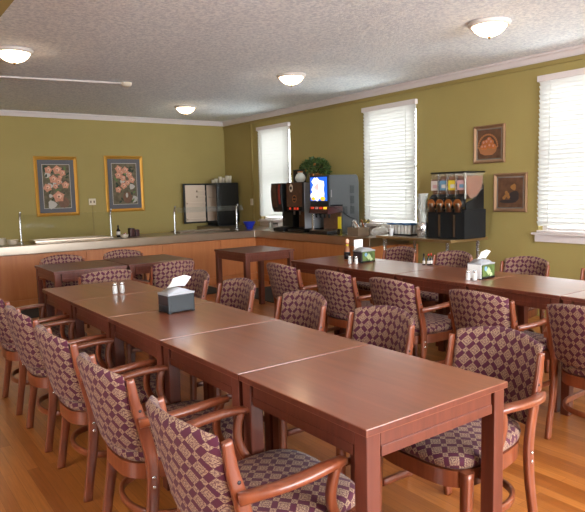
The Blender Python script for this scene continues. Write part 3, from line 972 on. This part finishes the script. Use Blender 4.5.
for k in range(4):
    MB().box(-.062, -.05, .04 + .095 * k, .10 + .095 * k, .355, .385, ('screen_yellow', 'button_red', 'label_pink', 'button_red')[k]).build('brand_tile', t)
    MB().lathe([(.014, .23), (.018, .285)], (.01, .065 + .095 * k, 0), 'black_plastic', 10).build('valve', t)
MB().box(-.08, .20, .0, .42, .0, .05, 'black_plastic').build('drip_base', t, bevel=.006)
MB().box(-.07, .18, .02, .40, .051, .056, 'steel').build('drip_grate', t)
MB().box(.185, .199, .02, .40, .06, .30, 'art_vase').build('splash_back', t)
MB().box(-.05, -.03, .355, .385, .051, .285, 'chrome').build('lever_post', t)
for (px, pz, pw) in ((.38, .62, .075), (.38, .475, .075), (.38, .33, .075), (.25, .33, .075)):
    b = MB()
    for k in range(8):
        zz = pz - .05 + k * .0135
        b.box(px - pw / 2, px + pw / 2, -.005, -.0005, zz, zz + .008, 'vent_grey')
    b.build('vent', t)
MB().box(-.01, .0, -.014, -.0005, .52, .62, 'silver_panel').build('latch', t)
MB().sweep([(.02, -.01, .39), (.15, -.02, .33), (.3, -.015, .24), (.42, -.02, .20)], .008, .008, 'black_plastic', res=4).build('hose', t)
tag(MB().box(5.375, 5.385, 6.255, 6.32, CZ + .09, CZ + .25, 'yellow_tag').box(5.37, 5.395, 6.25, 6.325, CZ, CZ + .09, 'black_plastic').build('yellow_sign', bevel=.002),
    'small bright yellow card in a black holder before the grey drink machine', 'card')

# box on the machines with the plant
t = thing('black_box', 'black box standing on top of the coffee machines before the plant', 'box', (5.55, 7.40, CZ + .746))
MB().box(-.07, .07, -.07, .07, 0, .19, 'black_plastic').build('body', t, bevel=.005)
MB().box(-.072, .072, -.072, .072, .175, .182, 'dark_grey').build('lid_seam', t)
t = thing('coffee_carafe', 'round glass coffee carafe on top of the mug picture machine', 'carafe', (5.44, 7.235, CZ + .746))
MB().lathe([(.05, 0), (.075, .03), (.082, .065), (.06, .11), (.04, .125), (.042, .14)], (0, 0, 0), 'jar_glass', 20).build('glass_bowl', t)
MB().lathe([(.043, .14), (.043, .155), (1e-4, .16)], (0, 0, 0), 'copper', 16).build('lid', t)
MB().sweep([(.05, .0, .135), (.11, 0, .12), (.105, 0, .05), (.08, 0, .045)], .018, .012, 'black_plastic', side=(0, 1, 0), res=4).build('handle', t)
# plant
t = thing('potted_plant', 'bushy green potted plant with small copper ornaments on top of the machines', 'plant', (5.79, 7.32, CZ + .746))
MB().lathe([(.07, 0), (.075, .01), (.10, .12), (.105, .13), (.095, .13), (.09, .115), (1e-4, .115)], (0, 0, 0), ['copper'] * 5 + ['soil'], 20).build('pot', t)
rnd = random.Random(3)
b = MB(); bs = MB()
for k in range(640):
    th = rnd.uniform(0, 2 * PI); ph = math.acos(rnd.uniform(-.35, 1)); rr = rnd.uniform(.45, 1) ** .5
    p = Vector((math.sin(ph) * math.cos(th) * .20 * rr, math.sin(ph) * math.sin(th) * .27 * rr, .17 + math.cos(ph) * .18 * rr))
    d = Vector((p.x, p.y, (p.z - .12) * .7)).normalized(); d = (d + Vector([rnd.uniform(-.6, .6) for _ in range(3)])).normalized()
    s = d.cross(Vector((rnd.uniform(-1, 1), rnd.uniform(-1, 1), 1))).normalized(); nn = s.cross(d)
    L_ = rnd.uniform(.04, .07); w = L_ * .36
    base = len(b.v)
    for q in (p, p + d * L_ * .45 + s * w + nn * .004, p + d * L_ - nn * .006, p + d * L_ * .45 - s * w + nn * .004, p + d * L_ * .5 - nn * .004): b.v.append(tuple(q))
    mm = 'leaf_light' if rnd.random() < .3 else 'leaf'
    b.face([base, base + 1, base + 4], mm); b.face([base + 1, base + 2, base + 4], mm); b.face([base + 2, base + 3, base + 4], mm); b.face([base + 3, base, base + 4], mm)
b.build('foliage', t)
for k in range(9):
    th = k * .7
    bs.sweep([(0, 0, .11), (.05 * math.cos(th), .06 * math.sin(th), .18), (.13 * math.cos(th), .17 * math.sin(th), .25)], .006, .006, 'soil', res=3, side=(1, 0, .1))
bs.build('stems', t)
for (x, y, z) in ((-.17, .02, .18), (-.17, -.16, .10), (-.14, .10, .06), (-.10, -.12, .26)):
    MB().ball((x, y, z), .022, 'copper', 12, 8).build('ornament', t)

# carton with cutlery and clear bags
t = thing('cardboard_box', 'brown open box crammed with foil wrapped utensils at the end of the steel counter', 'box', (5.46, 6.0, CZ))
b = MB(); w, d_, h = .10, .105, .115
b.box(-w, w, -d_, d_, 0, .005, 'cardboard').box(-w, -w + .006, -d_, d_, .005, h, 'cardboard').box(w - .006, w, -d_, d_, .005, h, 'cardboard').box(-w + .006, w - .006, -d_, -d_ + .006, .005, h, 'cardboard').box(-w + .006, w - .006, d_ - .006, d_, .005, h, 'cardboard')
b.build('carton', t)
rnd = random.Random(5)
for k in range(14):
    x, y = rnd.uniform(-.07, .07), rnd.uniform(-.08, .08)
    o = MB().sweep([(0, 0, 0), (rnd.uniform(-.02, .02), rnd.uniform(-.03, .03), .1), (rnd.uniform(-.05, .05), rnd.uniform(-.07, .07), rnd.uniform(.15, .2))], .022, .008, ('chrome', 'black_plastic', 'cream', 'chrome', 'copper')[k % 5], res=3).build('utensil', t)
    o.location = (x, y, .02)


def crumple(name, label, loc, sx, sy, sz, seed, mat='bag_clear'):
    rnd = random.Random(seed)
    bm = bmesh.new()
    bmesh.ops.create_icosphere(bm, subdivisions=4, radius=1)
    ph = [[rnd.uniform(0, 6.3) for _ in range(3)] for _ in range(6)]
    for v in bm.verts:
        c = v.co
        r = 1
        for i, p in enumerate(ph): r += .05 * math.sin((2.2 + 1.4 * i) * c.x + p[0]) * math.sin((2 + 1.7 * i) * c.y + p[1]) * math.cos((2 + 1.2 * i) * c.z + p[2])
        v.co = Vector((c.x * r * sx, c.y * r * sy, max(c.z * r, -.8) * sz + sz * .8))
    me = bpy.data.meshes.new(name); bm.to_mesh(me); bm.free()
    me.materials.append(MAT[mat])
    o = bpy.data.objects.new(name, me); COL.objects.link(o); o.location = loc
    return tag(o, label, 'plastic bag', 'clear plastic bags by the window')


crumple('plastic_bag', 'crumpled clear plastic bag right of the brown box, on the counter end', (5.66, 5.80, CZ + .001), .12, .12, .06, 1)
crumple('plastic_bag', 'smaller clear plastic bag against the window sill, left of the white cup', (5.88, 5.95, CZ + .001), .09, .13, .08, 2)

# ------------------------------------------------------------------ steel side table
SX0, SX1, SY0, SY1, SZ = 5.30, 5.96, 4.32, 5.50, .85
t = thing('steel_table', 'steel side table with chrome legs under the cereal dispenser', 'table', ((SX0 + SX1) / 2, (SY0 + SY1) / 2, 0))
hx, hy = (SX1 - SX0) / 2, (SY1 - SY0) / 2
MB().box(-hx, hx, -hy, hy, SZ - .035, SZ, 'brass_trim').build('table_edge', t, bevel=.008)
MB().box(-hx + .012, hx - .012, -hy + .012, hy - .012, SZ - .004, SZ + .001, 'steel').build('tabletop', t)
for sx in (-1, 1):
    for sy in (-1, 1):
        MB().lathe([(.02, 0), (.02, .03), (.0185, .035), (.0185, SZ - .036)], (sx * (hx - .06), sy * (hy - .10), 0), 'chrome', 14).build('leg', t)

# cereal dispenser
TZ = SZ + .002
t = thing('cereal_dispenser', 'black four-hopper cereal dispenser filled with brown cereal', 'cereal dispenser', (5.46, 4.50, TZ))
b = MB(); b.box(-.02, .36, -.25, .275, 0, .325, 'black_matte'); b.build('base', t, bevel=.008)
b = MB()
for yy in (.10, -.11): b.box(-.028, -.0205, yy - .012, yy + .012, .02, .27, 'steel')
b.build('base_trim', t)
# stepped side cheek
MB().prism([(.03, .325), (.34, .325), (.34, .60), (.32, .61), (.32, .56), (.27, .52), (.22, .47), (.16, .44), (.1, .42), (.03, .40)], 'Y', -.235, -.205, 'black_plastic').build('side_cheek', t, bevel=.004)
b = MB(); b.box(.02, .35, -.24, .27, .735, .752, 'black_plastic').build('lid', t, bevel=.004)
for k in range(4):
    yc = .205 - .125 * k
    # cereal mass and clear hopper
    sec = [(.03, .73), (.335, .73), (.335, .58), (.24, .47), (.12, .44), (.05, .50)]
    h = MB().prism(sec, 'Y', yc - .058, yc + .058, 'hopper_clear').build('hopper', t)
    sec2 = [(.037, .70 - .03 * (k == 0)), (.328, .70), (.328, .585), (.24, .478), (.12, .448), (.055, .503)]
    MB().prism(sec2, 'Y', yc - .052, yc + .052, 'cereal').build('cereal_fill', h)
    MB().box(.014, .020, yc - .050, yc + .050, .545, .655, ('label_paper', 'label_blue', 'label_yellow', 'label_pink')[k]).build('hopper_label', h)
    MB().box(.012, .0139, yc - .040, yc + .020, .57, .61, ('label_pink', 'label_paper', 'label_paper', 'label_blue')[k]).build('label_print', h)
    MB().box(.0, .026, yc - .0635, yc - .0575, .45, .735, 'chrome').build('divider', t)
    wv = MB().lathe([(.056, -.01), (.062, 0), (.062, .05), (.05, .06)], (-.03, yc, .40), 'black_plastic', 20, axis='X').build('dispensing_wheel', t)
    MB().lathe([(.052, -.014), (.052, -.004)], (-.034, yc, .395), 'copper', 18, axis='X').build('wheel_window', wv)
    MB().lathe([(.04, 0), (.032, .09), (.034, .10)], (-.03, yc, .30), 'steel', 16).build('chute', t)
    MB().prism([(-.02, .46), (.03, .50), (.06, .50), (.03, .36), (-.02, .34)], 'Y', yc - .045, yc + .045, 'black_plastic').build('wheel_housing', t)

# canister with stacked glasses
t = thing('glass_canister', 'tall clear tower of stacked glasses in a steel canister beside the cereal dispenser', 'canister', (5.46, 4.87, TZ))
MB().lathe([(.066, 0), (.066, .17), (.06, .175), (.06, .01)], (0, 0, 0), 'chrome', 24).build('canister', t)
for k in range(7):
    MB().lathe([(.046, 0), (.064, .085), (.067, .088), (.061, .085), (.044, .006)], (0, 0, 0), 'jar_glass', 18).build('tumbler', t).location = (0.004 * (-1) ** k, .003 * (k % 3), .155 + .045 * k)
# boxes with blue lid
t = thing('lidded_container', 'wide container of silver sleeves under a flat blue lid, before the middle window', 'container', (5.60, 5.27, TZ))
MB().box(-.12, .14, -.17, .17, 0, .014, 'black_plastic').build('tray', t, bevel=.003)
for k in range(6):
    MB().lathe([(.026, .015), (.026, .125), (.02, .13)], (-.085, -.14 + .056 * k, 0), 'white_plastic', 12).build('sleeve', t)
    MB().lathe([(.026, .015), (.026, .125), (.02, .13)], (.0, -.14 + .056 * k, 0), 'white_plastic', 12).build('sleeve', t)
MB().box(-.14, .15, -.20, .20, .131, .146, 'blue_lid').build('lid', t, bevel=.005)
t = tag(MB().lathe([(.022, 0), (.03, .085), (.032, .088), (.028, .085), (.02, .006), (1e-4, .005)], (5.40, 5.33, TZ), 'paper_white', 16).build('paper_cup'),
        'white paper cup at the front of the steel table, below the blue lid', 'cup')
t = tag(MB().box(5.33, 5.47, 4.93, 5.22, TZ, TZ + .012, 'label_yellow').build('yellow_mat'), 'thin pale yellow mat under the front of the canister area on the steel table', 'mat')
bpy.data.objects.remove(t)
t = thing('spoon_bowl', 'black dish with a spoon at the left end of the steel table', 'dish', (5.50, 5.455 - .03, TZ))
MB().lathe([(.03, 0), (.05, .03), (.052, .032), (.046, .03), (.02, .006)], (0, 0, 0), 'black_plastic', 16).build('dish', t)
MB().sweep([(0, 0, .01), (-.01, .03, .05), (-.02, .065, .09)], .01, .005, 'chrome', res=3).build('spoon', t)

# ------------------------------------------------------------------ things on the tables
def shaker(label, loc, fill):
    t = thing('shaker', label, 'shaker', loc)
    MB().lathe([(.017, 0), (.018, .004), (.016, .05), (.014, .056)], (0, 0, 0), 'shaker_glass', 10, smooth=False).build('glass_body', t)
    MB().lathe([(.0145, .003), (.0135, .036), (1e-4, .038)], (0, 0, 0), fill, 10).build(fill, t)
    MB().lathe([(.0155, .056), (.0155, .066), (.011, .072), (1e-4, .074)], (0, 0, 0), 'chrome', 12).build('cap', t)
    return t


T0 = .751
S1 = shaker('salt shaker of the front row, left of its pepper', (1.440, 4.09, T0), 'salt')
S2 = shaker('pepper shaker of the front row, right of its salt', (1.495, 4.10, T0), 'pepper')
dup(S1, 'salt shaker before the napkin dispenser beside the hot sauce', (3.70, 4.10, T0))
dup(S2, 'pepper shaker left of the salt before the hot sauce bottle', (3.675, 4.16, T0))
dup(S1, 'salt shaker in front of the right napkin dispenser', (3.615, 2.79, T0))
dup(S2, 'pepper shaker in front of the right napkin dispenser', (3.635, 2.745, T0))


def dispenser(label, loc, rz, kind):
    t = thing('napkin_dispenser', label, 'napkin dispenser', loc, rz)
    w, d, h = .086, .060, .110
    MB().box(-w, w, -d, d, .004, h * .93, 'dark_grey' if kind == 0 else 'black_plastic').build('body', t, bevel=.006)
    b = MB()
    for x in (-1, 1):
        for y in (-1, 1): b.box(min(x * w, x * (w - .02)), max(x * w, x * (w - .02)), min(y * d, y * (d - .02)), max(y * d, y * (d - .02)), 0, .006, 'black_plastic')
    b.build('foot', t)
    MB().box(-w - .002, w + .002, -d - .002, d + .002, h * .93, h * 1.04, 'silver_panel').build('rim', t, bevel=.004)
    # domed lid
    prof = [(-.07, h * 1.04)] + [(-.07 + .14 * i / 10, h * 1.04 + .024 * math.sin(PI * i / 10)) for i in range(1, 10)] + [(.07, h * 1.04)]
    MB().prism(prof, 'Y', -d + .01, d - .01, 'silver_panel', smooth=True).build('lid', t)
    if kind == 0:
        MB().box(-w + .012, w - .012, -d - .0025, -d - .0005, .014, h * .88, 'dark_grey').build('front_panel', t, bevel=.001)
        MB().box(-w - .0012, -w - .0002, -d + .006, d - .006, h * .42, h * .90, 'smoke_plastic').build('side_window', t)
    else:
        p = MB().box(-w + .01, w - .008, -d - .003, -d - .0005, .016, h * .93, 'green_picture').build('picture_panel', t)
        b = MB().disc((.0, -d - .0035, .055), .026, 'Y', 'green_pale', 12, lobes=4).disc((.03, -d - .0035, .03), .016, 'Y', 'green_pale', 10, lobes=3).disc((-.035, -d - .0035, .075), .018, 'Y', 'label_blue', 10)
        b.build('picture_motif', p)
        if kind == 2:
            MB().box(-w - .004, -w - .0005, -d + .0, d - .004, .004, h * .97, 'paper_white').build('white_card', t)
        else:
            MB().box(-w - .002, -w - .0005, -d + .006, d - .006, h * .1, h * .90, 'smoke_plastic').build('side_window', t)
    # napkin
    b = MB(); L_ = []
    rn = random.Random(kind)
    prof = [(-.055, h * 1.25 - .006), (-.035, h * 1.30), (.0, h * 1.34), (.035, h * 1.33), (.06, h * 1.30)]
    g = []
    for j, (x, z) in enumerate([(-.045, h * 1.20), (-.03, h * 1.36), (-.018, h * 1.56)]):
        pass
    pts = [[(-.05, -.012, h * 1.27), (-.034, -.018, h * 1.42), (-.02, -.02, h * 1.62)],
           [(-.015, -.002, h * 1.27), (-.002, -.012, h * 1.44), (.014, -.018, h * 1.66)],
           [(.02, .006, h * 1.27), (.03, -.004, h * 1.46), (.046, -.014, h * 1.69)],
           [(.05, .0, h * 1.24), (.062, -.006, h * 1.38), (.078, -.016, h * 1.60)]]
    for thick in (0, .004):
        for c in pts:
            for q in c: b.v.append((q[0], q[1] + thick + (.006 if thick else 0), q[2]))
    for o_ in (0, 12):
        for i in range(3):
            for j in range(2): b.face([o_ + i * 3 + j, o_ + (i + 1) * 3 + j, o_ + (i + 1) * 3 + j + 1, o_ + i * 3 + j + 1], 'paper_white', smooth=True)
    ring = [0, 3, 6, 9, 10, 11, 8, 5, 2, 1]
    for i in range(10):
        a, c = ring[i], ring[(i + 1) % 10]
        b.face([a, c, 12 + c, 12 + a], 'paper_white')
    o = b.build('paper_napkin')
    o.location = (loc[0], loc[1], loc[2] - .045); o.rotation_euler = (0, 0, rz); o.scale = (1.2, 1.2, 1.35)
    tag(o, ['white paper napkin sticking out of the grey dispenser of the front row', 'white paper napkin sticking up from the dispenser beside the hot sauce',
            'white paper napkin sticking out of the dispenser with a white side card'][kind], 'napkin', 'paper napkins')
    return t, o


d0, n0 = dispenser('dark grey napkin dispenser on the front table row', (1.488, 3.205, T0), .09, 0)
d1, n1 = dispenser('napkin dispenser with a green picture beside the hot sauce bottle', (3.865, 4.17, T0), .0, 1)
d2, n2 = dispenser('napkin dispenser with a green picture and a white card on its side, right table row', (3.775, 2.795, T0), .05, 2)
# upright white card behind first green dispenser
bpy.data.objects.remove(n1)
t = thing('table_card', 'upright white card behind the green dispenser next to the hot sauce', 'card', (3.93, 4.32, T0), .1)
MB().box(-.06, .06, -.003, .003, .012, .20, 'paper_white').build('card', t)
MB().box(-.045, .045, -.0036, -.0031, .14, .145, 'label_paper').build('printed_lines', t)
MB().box(-.062, .062, -.012, .012, 0, .0115, 'shaker_glass').build('card_holder', t)
# hot sauce bottle
t = thing('hot_sauce_bottle', 'hot sauce bottle with wooden cap and yellow and red label, right table row', 'bottle', (3.80, 4.335, T0))
MB().lathe([(.028, 0), (.03, .006), (.03, .10), (.022, .125), (.013, .145), (.0125, .165)], (0, 0, 0), 'sauce_amber', 16).build('glass_body', t)
MB().lathe([(.0305, .02), (.0305, .09)], (0, 0, 0), 'sauce_black', 16).build('body_label', t)
MB().lathe([(.0142, .145), (.0142, .162)], (0, 0, 0), 'label_yellow', 14).build('neck_label', t)
MB().lathe([(.0145, .163), (.0145, .172)], (0, 0, 0), 'sauce_red', 14).build('neck_band', t)
MB().lathe([(.013, .172), (.018, .178), (.019, .20), (.012, .212), (1e-4, .214)], (0, 0, 0), 'peach_light', 14).build('cap', t)
# three small sauce bottles
for k, (x, y) in enumerate(((4.05, 3.60), (4.075, 3.57), (4.105, 3.565))):
    t = thing('small_sauce_bottle', ['leftmost small dark sauce bottle at the back edge of the right row', 'middle small sauce bottle with red cap at the back edge of the right row', 'rightmost small sauce bottle with red cap at the back edge of the right row'][k], 'bottle', (x, y, T0), 0, 'small sauce bottles')
    MB().lathe([(.012, 0), (.0125, .004), (.0125, .055), (.006, .07), (.006, .085)], (0, 0, 0), 'sauce_black', 12).build('glass_body', t)
    MB().lathe([(.0129, .012), (.0129, .04)], (0, 0, 0), 'label_paper', 12).build('bottle_label', t)
    MB().lathe([(.0075, .085), (.0075, .103), (1e-4, .104)], (0, 0, 0), ('black_plastic', 'sauce_red', 'sauce_red')[k], 10).build('cap', t)

# ------------------------------------------------------------------ floor mats
tag(MB().box(-.4, 4.35, 7.55, 8.22, 0.001, .012, 'rubber_mat').build('floor_mat', bevel=.004), 'long black rubber mat on the floor along the back counter', 'mat', 'rubber floor mats')
tag(MB().box(4.30, 5.22, 5.9, 7.50, 0.001, .012, 'rubber_mat').build('floor_mat', bevel=.004), 'black rubber mat behind the lone square table, along the side counter', 'mat', 'rubber floor mats')

# ------------------------------------------------------------------ pictures and wall plates
rnd = random.Random(11)


def frame_parts(t, ax, hw, hh, fw, mat, depth=.028, slip=None):
    b = MB()
    sec = [(0, 0), (depth * .7, 0), (depth, fw * .35), (depth * .7, fw * .7), (depth * .45, fw), (0, fw)]
    # four mitred sides
    corners = [(-hw, -hh), (hw, -hh), (hw, hh), (-hw, hh)]
    base = len(b.v)
    for (cx, cz) in corners:
        for (dd, ww) in sec:
            x, z = cx - math.copysign(ww, cx), cz - math.copysign(ww, cz)
            b.v.append((x, -dd, z) if ax == 'Y' else (-dd, x, z))
    n = len(sec)
    for c in range(4):
        for k in range(n):
            b.face([base + c * n + k, base + ((c + 1) % 4) * n + k, base + ((c + 1) % 4) * n + (k + 1) % n, base + c * n + (k + 1) % n], mat)
    b.build('frame', t)
    if slip:
        b = MB(); q = .012
        for x0, x1, z0, z1 in ((-hw + fw, hw - fw, -hh + fw, -hh + fw + q), (-hw + fw, hw - fw, hh - fw - q, hh - fw), (-hw + fw, -hw + fw + q, -hh + fw + q, hh - fw - q), (hw - fw - q, hw - fw, -hh + fw + q, hh - fw - q)):
            if ax == 'Y': b.box(x0, x1, -.012, -.002, z0, z1, slip)
            else: b.box(-.012, -.002, x0, x1, z0, z1, slip)
        b.build('frame_slip', t)


for k, (x0, x1, z0, z1) in enumerate(((2.452, 3.142, 1.11, 2.092), (3.61, 4.309, 1.14, 2.118))):
    hw, hh = (x1 - x0) / 2, (z1 - z0) / 2
    t = thing('framed_picture', ['gold framed floral picture on the back wall, left of the switch plate', 'gold framed picture of flowers in a vase, right of the switch plate'][k], 'picture',
              ((x0 + x1) / 2, YB - .001, (z0 + z1) / 2), 0, 'gold framed floral pictures')
    frame_parts(t, 'Y', hw, hh, .055, 'gold_frame')
    MB().box(-hw + .05, hw - .05, -.008, -.001, -hh + .05, hh - .05, 'mat_blue').build('mat', t)
    aw, ah = hw - .13, hh - .135
    b = MB()
    b.box(-aw - .008, aw + .008, -.010, -.0085, -ah - .008, ah + .008, 'art_pale')
    b.box(-aw, aw, -.0115, -.0101, -ah, ah, 'art_ground')
    y = -.0116
    for q in range(9):
        b.disc((rnd.uniform(-aw * .8, aw * .8), y, rnd.uniform(-ah * .85, ah * .85)), rnd.uniform(.03, .055), 'Y', ('art_pale', 'art_leaf')[q % 2], 9, .0004, lobes=3)
    for q in range(26):
        b.disc((rnd.uniform(-aw * .85, aw * .85), y - .0006, rnd.uniform(-ah * .9, ah * .85)), rnd.uniform(.025, .05), 'Y', 'art_leaf' if q % 3 else 'leaf_light', 8, .0004, ry=rnd.uniform(.012, .02), rot=rnd.uniform(0, 3))
    if k == 0:
        b.disc((-.09, y - .0007, -.30), .07, 'Y', 'art_pale', 10, .0004, lobes=3)
        b.disc((.10, y - .0007, -.27), .09, 'Y', 'art_vase', 12, .0004)
        fl = [(-.12, .27, .05), (.02, .27, .06), (.1, .22, .045), (-.05, .12, .055), (.03, .08, .045), (.14, .02, .05), (-.15, -.02, .055), (.02, -.17, .075), (-.02, .0, .035), (.06, .15, .03)]
    else:
        b.disc((.04, y - .0007, -.24), .085, 'Y', 'art_vase', 16, .0004, ry=.10)
        b.disc((.03, y - .0011, -.20), .022, 'Y', 'art_pale', 8, .0004, ry=.045)
        fl = [(-.10, .26, .05), (.02, .24, .05), (-.11, .15, .05), (-.03, .10, .045), (.09, .16, .045), (.13, .07, .05), (-.02, -.03, .048), (-.12, -.10, .045), (.05, .02, .04), (-.05, .2, .03)]
    for (fx, fz, r) in fl:
        b.disc((fx, y - .0012, fz), r * 1.15, 'Y', 'peach', 15, .0004, lobes=5, rot=fx * 20)
        b.disc((fx + r * .15, y - .0017, fz + r * .12), r * .55, 'Y', 'peach_light', 10, .0004, lobes=5)
        b.disc((fx, y - .0022, fz), r * .22, 'Y', 'art_vase', 8, .0004)
    b.build('artwork', t)

for k, (y0, y1, z0, z1) in enumerate(((4.142, 4.566, 1.697, 2.131), (3.856, 4.282, 1.137, 1.574))):
    hw, hh = (y1 - y0) / 2, (z1 - z0) / 2
    t = thing('framed_picture', ['small square picture of a basket of fruit, upper one on the right wall', 'small square dark still life picture, lower one on the right wall'][k], 'picture', (XR - .001, (y0 + y1) / 2, (z0 + z1) / 2), 0, 'small pictures on the right wall')
    frame_parts(t, 'X', hw, hh, .04, 'bronze_frame' if k == 0 else 'bronze_frame', .025, 'silver_frame')
    aw, ah = hw - .04, hh - .04
    b = MB().box(-.006, -.001, -aw, aw, -ah, ah, 'art_brown')
    x = -.0065
    if k == 0:
        for i in range(18):
            a = PI * i / 17
            b.disc((x, .02 + .13 * math.cos(a), -.03 + .14 * math.sin(a)), .013, 'X', 'art_basket', 7, .0004)
        b.prism([(-.11, -.03), (.15, -.03), (.12, -.10), (.06, -.125), (-.04, -.125), (-.09, -.09)], 'X', x - .001, x - .0002, 'art_basket')
        for (fy_, fz) in ((-.06, -.03), (-.01, -.02), (.05, -.03), (.09, -.03), (-.03, .02), (.03, .025), (.07, .015), (0, .05)):
            b.disc((x - .0012, fy_, fz), .032, 'X', 'art_fruit', 12, .0004)
            b.disc((x - .0017, fy_ + .006, fz + .008), .014, 'X', 'peach', 8, .0004)
    else:
        b.disc((x, -.04, -.04), .08, 'X', 'art_dark', 12, .0004, ry=.055, lobes=3)
        b.disc((x, .03, -.10), .11, 'X', 'art_dark', 12, .0004, ry=.02)
        b.disc((x - .0006, -.04, .06), .035, 'X', 'art_ochre', 10, .0004, lobes=3)
        for (fy_, fz) in ((.03, -.02), (.06, -.04), (.02, -.05), (.05, .0), (.08, -.06)):
            b.disc((x - .001, fy_, fz), .02, 'X', 'art_ochre', 9, .0004)
    b.build('artwork', t)

t = thing('switch_plate', 'beige switch plate on the back wall between the gold framed pictures', 'switch plate', (3.37, YB - .001, 1.33))
MB().box(-.06, .06, -.012, 0, -.055, .055, 'cream').build('plate', t, bevel=.004)
for x in (-.028, .028): MB().box(x - .01, x + .01, -.018, -.0121, -.02, .02, 'cardboard').build('toggle', t)
tag(MB().box(3.36, 3.38, YB - .012, YB - .001, .0, 1.27, 'wall_paint_trim').build('wall_conduit'), 'thin olive painted conduit running down from the switch plate', 'conduit')
t = thing('wall_outlet', 'small cream wall plate between the far window and the corner', 'wall plate', (XR - .031, 9.45, 1.25))
MB().box(-.02, 0, -.035, .035, -.06, .06, 'cream').build('plate', t, bevel=.004)
MB().box(-.026, -.0201, -.012, .012, -.03, .03, 'lining').build('toggle', t)
